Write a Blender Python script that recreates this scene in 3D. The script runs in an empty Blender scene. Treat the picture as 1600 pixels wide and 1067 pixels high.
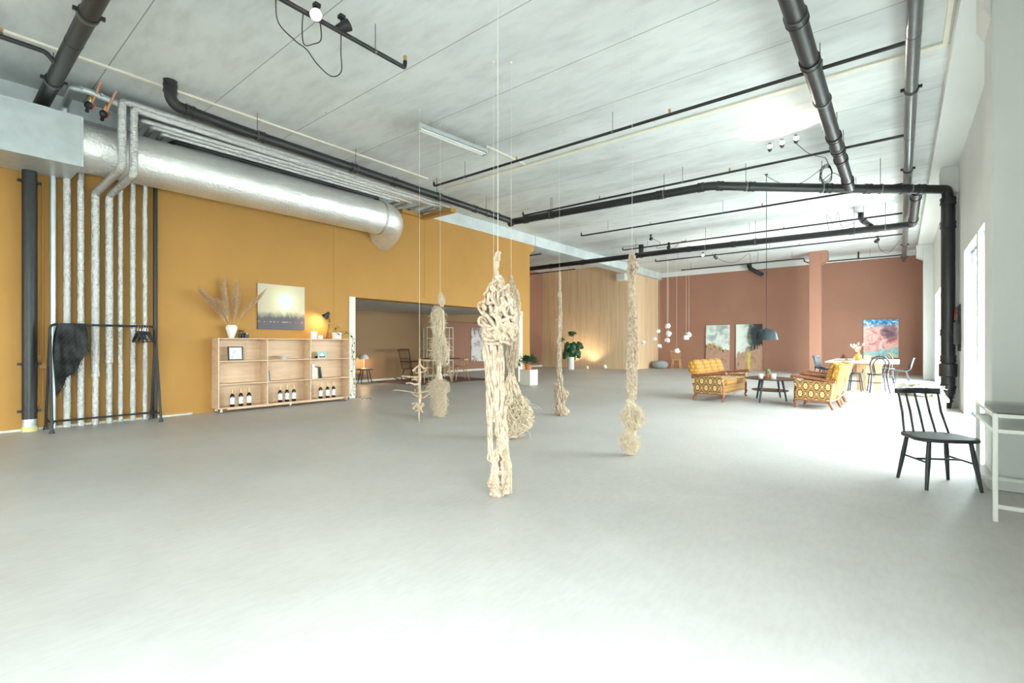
EXPO = 1.63
import bpy, bmesh, math, random
from mathutils import Vector, Matrix
random.seed(7)
SC = bpy.context.scene
COL = SC.collection
PI = math.pi

# ------------------------------------------------------------------ mesh builder
class MB:
    def __init__(self):
        self.v = []; self.f = []
    def add(self, vs, fs):
        b = len(self.v)
        self.v.extend([tuple(p) for p in vs])
        self.f.extend([tuple(i + b for i in q) for q in fs])
        return self
    def box(self, x0, x1, y0, y1, z0, z1):
        vs = [(x0,y0,z0),(x1,y0,z0),(x1,y1,z0),(x0,y1,z0),(x0,y0,z1),(x1,y0,z1),(x1,y1,z1),(x0,y1,z1)]
        return self.add(vs, [(0,3,2,1),(4,5,6,7),(0,1,5,4),(1,2,6,5),(2,3,7,6),(3,0,4,7)])
    def obox(self, c, s, m=None):
        m = m or Matrix.Identity(3)
        c = Vector(c); vs = []
        for z in (-1,1):
            for x, y in ((-1,-1),(1,-1),(1,1),(-1,1)):
                vs.append(c + m @ Vector((x*s[0]/2, y*s[1]/2, z*s[2]/2)))
        return self.add(vs, [(0,3,2,1),(4,5,6,7),(0,1,5,4),(1,2,6,5),(2,3,7,6),(3,0,4,7)])
    def bar(self, a, b, w, d=None, up=(0,0,1)):
        a = Vector(a); b = Vector(b); d = d or w
        t = (b-a).normalized(); u = Vector(up)
        if abs(t.dot(u)) > .97: u = Vector((1,0,0))
        s = t.cross(u).normalized(); u = s.cross(t).normalized()
        m = Matrix((s, t, u)).transposed()
        return self.obox((a+b)/2, (w, (b-a).length, d), m)
    def tube(self, pts, r, n=10, caps=True, flat=1.0):
        pts = [Vector(p) for p in pts]
        k = len(pts)
        rs = r if isinstance(r, (list, tuple)) else [r]*k
        t0 = (pts[1]-pts[0]).normalized()
        u = Vector((0,0,1)) if abs(t0.z) < .9 else Vector((1,0,0))
        nrm = (u - t0*u.dot(t0)).normalized()
        vs = []; fs = []
        for i, p in enumerate(pts):
            if i == 0: t = t0
            elif i == k-1: t = (pts[i]-pts[i-1]).normalized()
            else:
                t = (pts[i+1]-pts[i]).normalized() + (pts[i]-pts[i-1]).normalized()
                t = t.normalized() if t.length > 1e-6 else (pts[i+1]-pts[i]).normalized()
            nrm = nrm - t*nrm.dot(t)
            nrm = nrm.normalized() if nrm.length > 1e-6 else t.orthogonal().normalized()
            b = t.cross(nrm)
            for j in range(n):
                a = 2*PI*j/n
                vs.append(p + nrm*(math.cos(a)*rs[i]) + b*(math.sin(a)*rs[i]*flat))
        for i in range(k-1):
            for j in range(n):
                j2 = (j+1) % n
                fs.append((i*n+j, i*n+j2, (i+1)*n+j2, (i+1)*n+j))
        if caps:
            fs.append(tuple(range(n-1,-1,-1))); fs.append(tuple((k-1)*n+j for j in range(n)))
        return self.add(vs, fs)
    def lathe(self, prof, c=(0,0,0), n=24):
        vs = []; fs = []; k = len(prof)
        for r, z in prof:
            for j in range(n):
                a = 2*PI*j/n
                vs.append((c[0]+r*math.cos(a), c[1]+r*math.sin(a), c[2]+z))
        for i in range(k-1):
            for j in range(n):
                j2 = (j+1) % n
                fs.append((i*n+j, i*n+j2, (i+1)*n+j2, (i+1)*n+j))
        if prof[0][0] > 1e-5: fs.append(tuple(range(n-1,-1,-1)))
        if prof[-1][0] > 1e-5: fs.append(tuple((k-1)*n+j for j in range(n)))
        return self.add(vs, fs)
    def ball(self, c, r, nu=12, nv=8, m=None, noise=0):
        r = r if isinstance(r, (list, tuple)) else (r, r, r)
        vs = []; fs = []
        for i in range(nv+1):
            th = PI*i/nv
            for j in range(nu):
                a = 2*PI*j/nu
                q = 1 + (random.uniform(-noise, noise) if noise else 0)
                p = Vector((r[0]*math.sin(th)*math.cos(a)*q, r[1]*math.sin(th)*math.sin(a)*q, r[2]*math.cos(th)*q))
                if m: p = m @ p
                vs.append(Vector(c)+p)
        for i in range(nv):
            for j in range(nu):
                j2 = (j+1) % nu
                fs.append((i*nu+j, (i+1)*nu+j, (i+1)*nu+j2, i*nu+j2))
        return self.add(vs, fs)
    def prism(self, poly, ext):
        n = len(poly); e = Vector(ext)
        vs = [Vector(p) for p in poly] + [Vector(p)+e for p in poly]
        fs = [tuple(range(n-1,-1,-1)), tuple(range(n, 2*n))]
        for i in range(n):
            j = (i+1) % n
            fs.append((i, j, n+j, n+i))
        return self.add(vs, fs)
    def torus(self, c, R, r, axis='z', n=24, k=8):
        pts = []
        vs = []; fs = []
        for i in range(n):
            a = 2*PI*i/n
            for j in range(k):
                b = 2*PI*j/k
                q = R + r*math.cos(b); h = r*math.sin(b)
                p = {'z': (q*math.cos(a), q*math.sin(a), h), 'x': (h, q*math.cos(a), q*math.sin(a)), 'y': (q*math.cos(a), h, q*math.sin(a))}[axis]
                vs.append((c[0]+p[0], c[1]+p[1], c[2]+p[2]))
        for i in range(n):
            for j in range(k):
                fs.append((i*k+j, ((i+1)%n)*k+j, ((i+1)%n)*k+(j+1)%k, i*k+(j+1)%k))
        return self.add(vs, fs)
    def build(self, name, mat, parent=None, off=None, bevel=0, sharp=.7, place=None):
        """off: world point subtracted from the vertices (they become local to the parent there)"""
        o3 = Vector(off) if off is not None else Vector((0,0,0))
        me = bpy.data.meshes.new(name)
        me.from_pydata([Vector(p)-o3 for p in self.v], [], self.f)
        bm = bmesh.new(); bm.from_mesh(me)
        bmesh.ops.recalc_face_normals(bm, faces=bm.faces)
        bm.to_mesh(me); bm.free()
        for p in me.polygons: p.use_smooth = True
        me.set_sharp_from_angle(angle=sharp)
        me.materials.append(mat)
        o = bpy.data.objects.new(name, me); COL.objects.link(o)
        if parent is not None: o.parent = parent
        elif off is not None: o.location = o3
        if place is not None: o.location = place
        if bevel:
            b = o.modifiers.new('bevel', 'BEVEL'); b.width = bevel; b.segments = 2; b.limit_method = 'ANGLE'; b.angle_limit = .7
        return o

def tag(o, label, cat, group=None, kind=None):
    o['label'] = label; o['category'] = cat
    if group: o['group'] = group
    if kind: o['kind'] = kind
    return o
def thing(name, label, cat, loc=(0,0,0), rz=0, group=None):
    o = bpy.data.objects.new(name, None); COL.objects.link(o)
    o.location = loc; o.rotation_euler = (0,0,rz); o.empty_display_size = .1
    return tag(o, label, cat, group)
def struct(name, mb, mat, label=None, off=None, bevel=0):
    o = mb.build(name, mat, off=off, bevel=bevel); o['kind'] = 'structure'
    if label: o['label'] = label
    return o
def dup(root, loc, rz, label):
    r = root.copy(); COL.objects.link(r); r.location = loc; r.rotation_euler = (0,0,rz); r['label'] = label
    for ch in list(root.children):
        c = ch.copy(); COL.objects.link(c); c.parent = r
        for g in list(ch.children):
            d = g.copy(); COL.objects.link(d); d.parent = c
    return r
def lerp(a, b, t): return a + (b-a)*t
def curve_pts(ctrl, n=8):
    """Catmull-Rom through control points"""
    c = [Vector(p) for p in ctrl]; out = []
    for i in range(len(c)-1):
        p0 = c[max(i-1,0)]; p1 = c[i]; p2 = c[i+1]; p3 = c[min(i+2,len(c)-1)]
        for k in range(n):
            t = k/n
            out.append(.5*((2*p1)+(p2-p0)*t+(2*p0-5*p1+4*p2-p3)*t*t+(3*p1-p0-3*p2+p3)*t**3))
    out.append(c[-1]); return out
def bend(pts, rad, n=6):
    """polyline with rounded corners"""
    p = [Vector(q) for q in pts]; out = [p[0]]
    for i in range(1, len(p)-1):
        a = (p[i-1]-p[i]); b = (p[i+1]-p[i])
        r = min(rad, a.length*.49, b.length*.49)
        s = p[i]+a.normalized()*r; e = p[i]+b.normalized()*r
        for k in range(n+1):
            t = k/n
            out.append(s*(1-t)**2 + p[i]*2*t*(1-t) + e*t*t)
    out.append(p[-1]); return out

# ------------------------------------------------------------------ materials
def srgb(r, g, b):
    f = lambda u: (u/255)/12.92 if u/255 <= .04045 else ((u/255+.055)/1.055)**2.4
    return (f(r), f(g), f(b), 1)
class N:
    def __init__(self, name):
        self.m = bpy.data.materials.new(name); self.m.use_nodes = True
        self.t = self.m.node_tree; self.n = self.t.nodes; self.l = self.t.links
        self.b = self.n['Principled BSDF']
    def new(self, typ, **kw):
        x = self.n.new(typ)
        for k, v in kw.items():
            if hasattr(x, k): setattr(x, k, v)
            else: x.inputs[k].default_value = v
        return x
    def link(self, a, b): self.l.new(a, b)
    def coord(self, kind='Object'): return self.new('ShaderNodeTexCoord').outputs[kind]
    def xyz(self, c=None):
        s = self.new('ShaderNodeSeparateXYZ'); self.link(c or self.coord(), s.inputs[0]); return s.outputs
    def math(self, op, a, b=None, c=None, clamp=False):
        x = self.new('ShaderNodeMath', operation=op, use_clamp=clamp)
        for i, v in enumerate((a, b, c)):
            if v is None: continue
            if isinstance(v, (int, float)): x.inputs[i].default_value = v
            else: self.link(v, x.inputs[i])
        return x.outputs[0]
    def noise(self, scale, detail=3, rough=.5, vec=None, stretch=None, dist=0):
        x = self.new('ShaderNodeTexNoise'); x.inputs['Scale'].default_value = scale; x.inputs['Detail'].default_value = detail; x.inputs['Roughness'].default_value = rough; x.inputs['Distortion'].default_value = dist
        v = vec or self.coord()
        if stretch:
            mp = self.new('ShaderNodeMapping'); mp.inputs['Scale'].default_value = stretch; self.link(v, mp.inputs[0]); v = mp.outputs[0]
        self.link(v, x.inputs['Vector']); return x.outputs['Fac']
    def ramp(self, fac, stops, interp='LINEAR'):
        x = self.new('ShaderNodeValToRGB'); cr = x.color_ramp; cr.interpolation = interp
        while len(cr.elements) < len(stops): cr.elements.new(.5)
        for e, (p, c) in zip(cr.elements, stops): e.position = p; e.color = c
        self.link(fac, x.inputs[0]); return x.outputs[0]
    def mix(self, fac, a, b, mode='MIX'):
        x = self.new('ShaderNodeMix', data_type='RGBA', blend_type=mode)
        for i, v in ((0, fac), (6, a), (7, b)):
            if isinstance(v, (int, float)): x.inputs[i].default_value = v
            elif isinstance(v, tuple): x.inputs[i].default_value = v
            else: self.link(v, x.inputs[i])
        return x.outputs[2]
    def color(self, v):
        if isinstance(v, tuple): self.b.inputs['Base Color'].default_value = v
        else: self.link(v, self.b.inputs['Base Color'])
        return self
    def set(self, rough=None, metal=None, spec=None):
        if rough is not None: self.b.inputs['Roughness'].default_value = rough
        if metal is not None: self.b.inputs['Metallic'].default_value = metal
        if spec is not None: self.b.inputs['Specular IOR Level'].default_value = spec
        return self
    def bump(self, h, strength=.3, dist=.01):
        x = self.new('ShaderNodeBump'); x.inputs['Strength'].default_value = strength; x.inputs['Distance'].default_value = dist
        self.link(h, x.inputs['Height']); self.link(x.outputs[0], self.b.inputs['Normal']); return self
def plain(name, c, rough=.5, metal=0, spec=.5, vary=.12, scale=12):
    n = N(name); f = n.noise(scale, 3)
    a = tuple(x*(1-vary) for x in c[:3])+(1,); b = tuple(min(1, x*(1+vary)) for x in c[:3])+(1,)
    n.color(n.ramp(f, [(.3, a), (.7, b)])); n.set(rough, metal, spec); return n.m
def emit(name, c, s):
    n = N(name); n.b.inputs['Base Color'].default_value = c
    n.b.inputs['Emission Color'].default_value = c; n.b.inputs['Emission Strength'].default_value = s; return n.m

M = {}
def painted(name, c, vary=.05):
    n = N(name); f = n.noise(.9, 4, .6); g = n.noise(60, 2)
    a = tuple(x*(1-vary) for x in c[:3])+(1,); b = tuple(x*(1+vary) for x in c[:3])+(1,)
    n.color(n.ramp(f, [(.3, a), (.7, b)])); n.set(.72, 0, .3); n.bump(g, .12, .004); return n.m
M['yellow'] = painted('yellow_paint', (.475,.25,.067))
M['rust'] = painted('rust_paint', (.35,.178,.122))
M['brown'] = painted('brown_paint', (.30,.185,.095))
M['white_wall'] = painted('white_concrete_wall', (.70,.715,.70), .03)
M['white_metal'] = plain('white_lacquer', (.86,.87,.84), .4, vary=.02)
M['white_paint'] = plain('white_paint', (.72,.69,.60), .45, vary=.03)
M['grey_reveal'] = painted('greige_plaster', (.50,.45,.39), .03)
# ceiling: precast slabs with joints
n = N('ceiling_concrete'); x, y, z = n.xyz()
cl = n.noise(.55, 5, .62, stretch=(.45,1,1)); gr = n.noise(5, 4, .6, stretch=(.35,1,1))
c = n.ramp(cl, [(.3, (.44,.46,.46,1)), (.5, (.585,.605,.605,1)), (.72, (.66,.68,.675,1))])
c = n.mix(.42, c, n.ramp(gr, [(.26, (.36,.375,.37,1)), (.55, (.665,.685,.68,1))]), 'MULTIPLY')
c = n.mix(1.0, c, (1.34,1.34,1.34,1), 'MULTIPLY')
j = n.math('ABSOLUTE', n.math('SUBTRACT', n.math('FRACT', n.math('DIVIDE', n.math('SUBTRACT', y, 2.81-1.24*40+.62), 1.24)), .5))
jm = n.math('LESS_THAN', j, .005)
c = n.mix(n.math('MULTIPLY', jm, .62), c, (.12,.125,.12,1))
sp = n.new('ShaderNodeTexVoronoi'); sp.inputs['Scale'].default_value = 1.1; n.link(n.coord(), sp.inputs['Vector'])
c = n.mix(n.math('MULTIPLY', n.math('LESS_THAN', sp.outputs['Distance'], .016), .7), c, (.12,.11,.1,1))
n.color(c); n.set(.8, 0, .25); M['ceiling'] = n.m
n = N('floor_concrete'); f1 = n.noise(.5, 5, .6); f2 = n.noise(3.2, 6, .65); f3 = n.noise(30, 3, .6, stretch=(1,.3,1))
c = n.ramp(f1, [(.3, (.50,.49,.475,1)), (.7, (.60,.595,.58,1))])
c = n.mix(.3, c, n.ramp(f2, [(.3, (.74,.72,.70,1)), (.65, (1,1,1,1))]), 'MULTIPLY')
c = n.mix(.12, c, n.ramp(f3, [(.35, (.5,.5,.5,1)), (.6, (1,1,1,1))]), 'MULTIPLY')
n.color(c); n.link(n.ramp(f2, [(.3, (.36,.36,.36,1)), (.7, (.52,.52,.52,1))]), n.b.inputs['Roughness']); n.set(None, 0, .35); M['floor'] = n.m
n = N('bare_concrete'); f = n.noise(1.6, 5, .65); n.color(n.ramp(f, [(.3, (.52,.56,.56,1)), (.7, (.68,.72,.72,1))])); n.set(.8, 0, .25); M['concrete'] = n.m
n = N('dark_concrete'); f = n.noise(3, 5, .65, stretch=(1,6,1)); n.color(n.ramp(f, [(.3, (.46,.455,.445,1)), (.7, (.66,.65,.63,1))])); n.set(.85); M['dark_concrete'] = n.m
# pine cladding, vertical boards
n = N('pine_boards'); x, y, z = n.xyz(); u = n.math('ADD', x, y)
pl = n.math('FLOOR', n.math('DIVIDE', u, .16)); wn = n.new('ShaderNodeTexWhiteNoise', noise_dimensions='1D'); n.link(pl, wn.inputs['W'])
g = n.noise(9, 4, .6, stretch=(1,1,.06), dist=.6); k = n.new('ShaderNodeTexVoronoi'); mp = n.new('ShaderNodeMapping'); mp.inputs['Scale'].default_value = (4.2,4.2,2.2); n.link(n.coord(), mp.inputs[0]); n.link(mp.outputs[0], k.inputs['Vector']); k.inputs['Scale'].default_value = 1
c = n.ramp(g, [(.2, (.66,.45,.27,1)), (.5, (.78,.57,.36,1)), (.8, (.84,.64,.43,1))])
c = n.mix(.35, c, n.ramp(wn.outputs['Value'], [(0, (.82,.79,.75,1)), (1, (1.05,1.03,1,1))]), 'MULTIPLY')
c = n.mix(n.math('MULTIPLY', n.math('LESS_THAN', k.outputs['Distance'], .07), .6), c, (.30,.17,.085,1))
e = n.math('ABSOLUTE', n.math('SUBTRACT', n.math('FRACT', n.math('DIVIDE', u, .16)), .5))
c = n.mix(n.math('MULTIPLY', n.math('GREATER_THAN', e, .484), .35), c, (.2,.11,.05,1))
n.color(c); n.set(.6, 0, .3); M['pine'] = n.m
def wood(name, a, b, stretch=(3,.4,3), scale=6, rough=.5):
    n = N(name); g = n.noise(scale, 4, .6, stretch=stretch, dist=.8); n.color(n.ramp(g, [(.3, a), (.7, b)])); n.set(rough, 0, .4); return n.m
M['birch'] = wood('birch_plywood', (.62,.43,.27,1), (.76,.57,.40,1), (2,.5,5), 3)
M['walnut'] = wood('walnut_wood', (.20,.07,.03,1), (.34,.135,.06,1), (3,3,3), 8, .4)
M['dark_wood'] = wood('dark_rocker_wood', (.045,.022,.012,1), (.10,.05,.025,1), (3,3,3), 8, .4)
M['oak'] = wood('light_oak', (.52,.33,.17,1), (.66,.45,.26,1), (4,4,.6), 8)
M['pale_wood'] = wood('pale_table_wood', (.68,.55,.40,1), (.80,.68,.52,1), (1,4,1), 5)
M['honey'] = wood('honey_beech', (.60,.32,.12,1), (.72,.42,.18,1), (4,4,1), 8)
M['black_pipe'] = plain('black_plastic_pipe', (.016,.018,.019), .42, vary=.2)
M['grey_pipe'] = plain('dark_grey_lacquered_pipe', (.12,.125,.13), .3, .3, vary=.1)
M['black'] = plain('black_metal', (.016,.017,.018), .45, vary=.1)
M['black_wood'] = plain('black_stained_wood', (.032,.039,.045), .4, spec=.45, vary=.25)
M['galv'] = plain('galvanised_steel', (.58,.63,.64), .42, .55, vary=.08, scale=5)
M['steel'] = plain('bare_steel', (.55,.56,.56), .3, .9)
n = N('aluminium_foil_lagging'); f = n.noise(16, 5, .65); g = n.noise(55, 3, .6)
n.color(n.ramp(f, [(.3, (.58,.58,.56,1)), (.7, (.82,.82,.80,1))])); n.set(.22, .95, .5); n.bump(n.math('ADD', n.math('MULTIPLY', f, 2), g), .8, .02); M['foil'] = n.m
n = N('foil_duct_wrap'); f = n.noise(5, 5, .6, stretch=(1,.5,1)); g = n.noise(28, 4, .62)
n.color(n.ramp(f, [(.3, (.78,.77,.75,1)), (.7, (.92,.91,.88,1))])); n.set(.40, .85, .5); n.bump(n.math('ADD', n.math('MULTIPLY', f, 1.6), n.math('MULTIPLY', g, 1.4)), .6, .017); M['duct'] = n.m
M['brass'] = plain('brass', (.62,.40,.16), .35, .8)
M['copper'] = plain('orange_pipe_lagging', (.62,.30,.18), .6)
M['conduit'] = plain('cream_cable_tray', (.74,.71,.61), .55, vary=.04)
M['blue'] = plain('blue_plastic', (.05,.22,.42), .5)
M['red'] = plain('red_plastic', (.5,.06,.04), .5)
M['white_cer'] = plain('white_ceramic', (.80,.79,.75), .4, vary=.03)
M['cream'] = plain('cream_paper', (.80,.76,.66), .7, vary=.05)
M['wool_pouf'] = None
n = N('grey_knit'); w = n.new('ShaderNodeTexWave'); w.inputs['Scale'].default_value = 22; w.bands_direction = 'Z'; n.link(n.coord(), w.inputs['Vector'])
n.color(n.ramp(w.outputs['Fac'], [(0, (.30,.32,.33,1)), (1, (.43,.45,.46,1))])); n.set(.9, 0, .1); n.bump(w.outputs['Fac'], .6, .01); M['wool_pouf'] = n.m
def fibre(name, a, b):
    n = N(name); f = n.noise(26, 4, .6); n.color(n.ramp(f, [(.3, a), (.7, b)])); n.set(.85, 0, .15)
    n.b.inputs['Subsurface Weight'].default_value = .0; n.bump(n.noise(160, 2), .35, .003); return n.m
M['fibre'] = fibre('cream_wool_fibre', (.40,.29,.195,1), (.70,.58,.46,1))
M['flax'] = fibre('pale_flax_fibre', (.54,.435,.30,1), (.79,.68,.52,1))
M['hemp'] = fibre('grey_hemp_fibre', (.33,.24,.16,1), (.58,.46,.35,1))
M['drift'] = fibre('driftwood', (.44,.31,.20,1), (.66,.50,.36,1))
M['pampas'] = fibre('pampas_grass', (.52,.32,.17,1), (.74,.53,.34,1))
M['string'] = plain('white_nylon_string', (.80,.80,.76), .4)
M['puff'] = fibre('white_cotton', (.80,.80,.78,1), (.92,.92,.90,1))
M['terracotta'] = plain('terracotta', (.55,.20,.10), .75)
n = N('dark_green_leaf'); f = n.noise(14, 3); n.color(n.ramp(f, [(.3, (.012,.06,.022,1)), (.7, (.04,.135,.045,1))])); n.set(.38, 0, .5); M['leaf'] = n.m
n = N('grey_green_leaf'); f = n.noise(14, 3); n.color(n.ramp(f, [(.3, (.05,.085,.04,1)), (.7, (.13,.19,.10,1))])); n.set(.5, 0, .4); M['vine'] = n.m
M['stem'] = plain('plant_stem', (.16,.12,.06), .7)
M['soil'] = plain('soil', (.05,.03,.02), .9)
n = N('charcoal_scarf_weave'); f = n.noise(5, 4); x, y, z = n.xyz()
wv = n.math('MULTIPLY', n.math('SINE', n.math('MULTIPLY', n.math('ADD', y, n.math('MULTIPLY', z, .3)), 120)), n.math('SINE', n.math('MULTIPLY', z, 120)))
n.color(n.ramp(n.math('ADD', f, n.math('MULTIPLY', wv, .06)), [(.3, (.016,.017,.017,1)), (.7, (.062,.064,.064,1))])); n.set(.9, 0, .1); M['scarf'] = n.m
def damask(name, brown, gold, cream, a, b, soft=1.0):
    n = N(name); x, y, z = n.xyz()
    u = n.math('MULTIPLY', n.math('ADD', x, y), 2*PI/a); v = n.math('MULTIPLY', z, 2*PI/b)
    h = n.math('MULTIPLY', n.math('ABSOLUTE', n.math('ADD', n.math('COSINE', u), n.math('COSINE', v))), .5)
    ang = n.math('ARCTAN2', n.math('SINE', v), n.math('SINE', u))
    pet = n.math('MULTIPLY', n.math('COSINE', n.math('MULTIPLY', ang, 8)), .10*soft)
    h2 = n.math('ADD', h, n.math('MULTIPLY', pet, n.math('GREATER_THAN', h, .45)))
    h2 = n.math('ADD', h2, n.math('MULTIPLY', n.math('SUBTRACT', n.noise(60, 3), .5), .12))
    c = n.ramp(h2, [(.0, cream), (.04, gold), (.08, brown), (.19, brown), (.22, gold), (.255, cream), (.30, gold), (.34, brown), (.62, brown), (.67, gold), (.73, cream), (.90, cream), (.95, gold)])
    n.color(c); n.set(.85, 0, .15); n.bump(h2, .25, .006)
    n.b.inputs['Sheen Weight'].default_value = .15; return n.m
M['damask'] = damask('brown_ogee_damask', (.12,.05,.015,1), (.50,.25,.055,1), (.66,.53,.30,1), .18, .28)
M['gold'] = damask('gold_velvet_damask', (.28,.115,.014,1), (.43,.19,.020,1), (.56,.345,.10,1), .12, .16)
M['brown_trim'] = plain('brown_piping', (.08,.035,.015), .7)
n = N('window_glass'); n.n.remove(n.b)
tr = n.new('ShaderNodeBsdfTransparent'); tr.inputs[0].default_value = (.93,.97,.96,1); gl = n.new('ShaderNodeBsdfGlossy'); gl.inputs['Roughness'].default_value = .03
mx = n.new('ShaderNodeMixShader'); mx.inputs[0].default_value = .06
n.link(tr.outputs[0], mx.inputs[1]); n.link(gl.outputs[0], mx.inputs[2]); n.link(mx.outputs[0], n.n['Material Output'].inputs[0]); M['glass'] = n.m
n = N('table_glass'); n.n.remove(n.b)
tr = n.new('ShaderNodeBsdfTransparent'); tr.inputs[0].default_value = (.95,.98,.965,1); gl = n.new('ShaderNodeBsdfGlossy'); gl.inputs['Roughness'].default_value = .03
fr = n.new('ShaderNodeFresnel'); fr.inputs[0].default_value = 1.45
mx = n.new('ShaderNodeMixShader'); n.link(fr.outputs[0], mx.inputs[0])
n.link(tr.outputs[0], mx.inputs[1]); n.link(gl.outputs[0], mx.inputs[2]); n.link(mx.outputs[0], n.n['Material Output'].inputs[0]); M['table_glass'] = n.m
n = N('amber_glass'); n.color((.80,.33,.06,1)); n.set(.12, 0, .6); n.b.inputs['Transmission Weight'].default_value = .5; M['amber'] = n.m
n = N('wine_glass'); n.color((.010,.009,.008,1)); n.set(.08, 0, .6); M['bottle'] = n.m
M['bulb'] = emit('lit_bulb', (1,.86,.66,1), 60)
M['bulb_soft'] = emit('lit_spot_lens', (1,.90,.74,1), 40)
M['shade_glow'] = emit('lamp_shade_inside', (1,.62,.30,1), 3.0)
# ------------------------------------------------------------------ world, camera
W = bpy.data.worlds.new('daylight'); SC.world = W; W.use_nodes = True
bg = W.node_tree.nodes['Background']; bg.inputs[0].default_value = (.945, .985, 1.0, 1); bg.inputs[1].default_value = 7.0
H = 1.21
cam = bpy.data.cameras.new('camera'); camo = bpy.data.objects.new('camera', cam); COL.objects.link(camo)
camo.location = (0, 0, H); TH = math.atan(607/752.1); camo.rotation_euler = (PI/2, 0, TH)
cam.sensor_width = 36; cam.lens = 752.1/1600*36; cam.shift_y = 3.5/1600; cam.clip_start = .05; cam.clip_end = 200
SC.camera = camo
vs = SC.view_settings; vs.view_transform = 'Standard'; vs.look = 'None'; vs.gamma = 1; vs.use_curve_mapping = False; vs.exposure = EXPO
SC.cycles.max_bounces = 10; SC.cycles.diffuse_bounces = 7; SC.cycles.glossy_bounces = 4; SC.cycles.transparent_max_bounces = 16
SC.cycles.use_denoising = True; SC.cycles.sample_clamp_indirect = 8; SC.cycles.caustics_reflective = False; SC.cycles.caustics_refractive = False

# ------------------------------------------------------------------ the room
XL = -9.5; YF = 23.95; ZC = 4.81
struct('floor', MB().box(-15.2, 1.06, -8, 24.2, -.2, 0), M['floor'], 'pale power-floated concrete floor of the whole hall')
struct('ceiling', MB().box(-9.52, 1.2, -8, 24.2, ZC, 5.15), M['ceiling'], 'mottled grey concrete slab ceiling with thin joints')
struct('ceiling_side_bay', MB().box(-15.2, -9.52, 4.9, 24.2, 4.97, 5.15), M['ceiling'])
yw = MB().box(-9.9, XL, -8, 6.165, 0, 4.48).box(-9.9, XL, 6.165, 12.1, 2.25, 4.48).box(-9.9, XL, 12.1, 12.7, 0, 4.48)
yw.prism([(XL, 12.7, 4.16), (XL, 12.92, 4.3), (XL, 12.92, 4.48), (XL, 12.7, 4.48)], (-.4, 0, 0))
struct('wall_left', yw, M['yellow'], 'ochre yellow wall with a wide low opening')
struct('wall_reveal', MB().box(-10.55, -9.503, 12.08, 12.6, 0, 2.249), M['grey_reveal'])
struct('beam_left', MB().box(-10.07, XL, -8, 13.0, 4.481, 5.1).box(-10.07, XL, 13.03, 23.95, 4.481, 5.1).box(-10.0, -9.53, 12.9, 13.1, 4.49, 5.1), M['concrete'])
struct('trim_1', MB().box(XL, -9.478, 6.02, 6.175, 0, 2.255), M['white_paint'], 'white painted casing left of the opening', bevel=.004)
struct('trim_2', MB().box(XL, -9.478, 12.07, 12.29, 0, 2.25), M['white_paint'], 'white painted casing right of the opening', bevel=.004)
struct('trim_3', MB().box(-9.512, -9.494, 5.66, 5.675, 0, 4.48).box(-9.512, -9.494, 8.2, 8.21, 2.4, 4.48), M['yellow'])
al = MB().box(-13.4, -13.2, 5.2, 12.5, 0, 4.97).box(-13.4, -9.9, 5.0, 5.2, 0, 4.97).box(-14.85, -13.4, 12.3, 12.5, 0, 4.97)
struct('wall_alcove', al, M['brown'], 'olive brown back wall of the low side room')
struct('ceiling_alcove', MB().box(-13.2, -9.9, 5.2, 12.55, 2.262, 2.6), M['dark_concrete'])
struct('wall_inner', MB().box(-15.05, -14.85, 12.3, 21, 0, 4.97), M['rust'], 'rust brown wall beyond the opening')
struct('beam_inner', MB().box(-14.85, -14.6, 12.5, 18.9, 2.14, 2.95), M['brown'])
struct('baseboard_alcove', MB().box(-13.2, -13.18, 5.2, 12.5, 0, .07), M['white_paint'])
struct('baseboard_inner', MB().box(-14.85, -14.83, 12.5, 20.93, 0, .09), M['white_paint'])
struct('wall_pine', MB().box(-14.85, -9.68, 20.93, 23.95, 0, 4.475).box(-14.85, -10.075, 20.93, 23.95, 4.475, 4.97), M['pine'], 'pine board clad box room in the far corner')
struct('trim_4', MB().box(-10.36, -9.95, 20.62, 20.93, 4.17, 4.48), M['white_wall'])
struct('wall_far', MB().box(-9.68, 1.06, YF, 24.2, 0, 4.58), M['rust'], 'rust brown end wall')
struct('trim_5', MB().box(-9.68, .465, YF-.03, 24.2, 4.58, ZC), M['white_wall'])
rw = MB()
def wallseg(y0, y1, z0=0, z1=ZC): rw.box(.855, 1.055, y0, y1, z0, z1)
WIN = [(9.62, 11.41, 2.8), (6.2, 9.5, 2.8), (14.2, 20.3, 2.75), (-3.0, 1.5, 2.75), (-7.2, -3.6, 2.9)]
prev = -8
for y0, y1, zt in sorted(WIN):
    wallseg(prev, y0); wallseg(y0, y1, zt, ZC); prev = y1
wallseg(prev, 24.2)
struct('wall_right', rw, M['white_wall'], 'white concrete window wall')
bw = MB(); px = -9.9
BW = [(-7.2, -4.4)]  # unseen rear window opening, put in as fill light for the hall
for x0, x1 in BW:
    bw.box(px, x0, -8.2, -8, 0, 5.1); bw.box(x0, x1, -8.2, -8, 3.0, 5.1); px = x1
bw.box(px, 1.2, -8.2, -8, 0, 5.1)
struct('wall_back', bw, M['white_wall'])
frame_mat = plain('window_frame_grey', (.34,.38,.39), .5)
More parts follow.
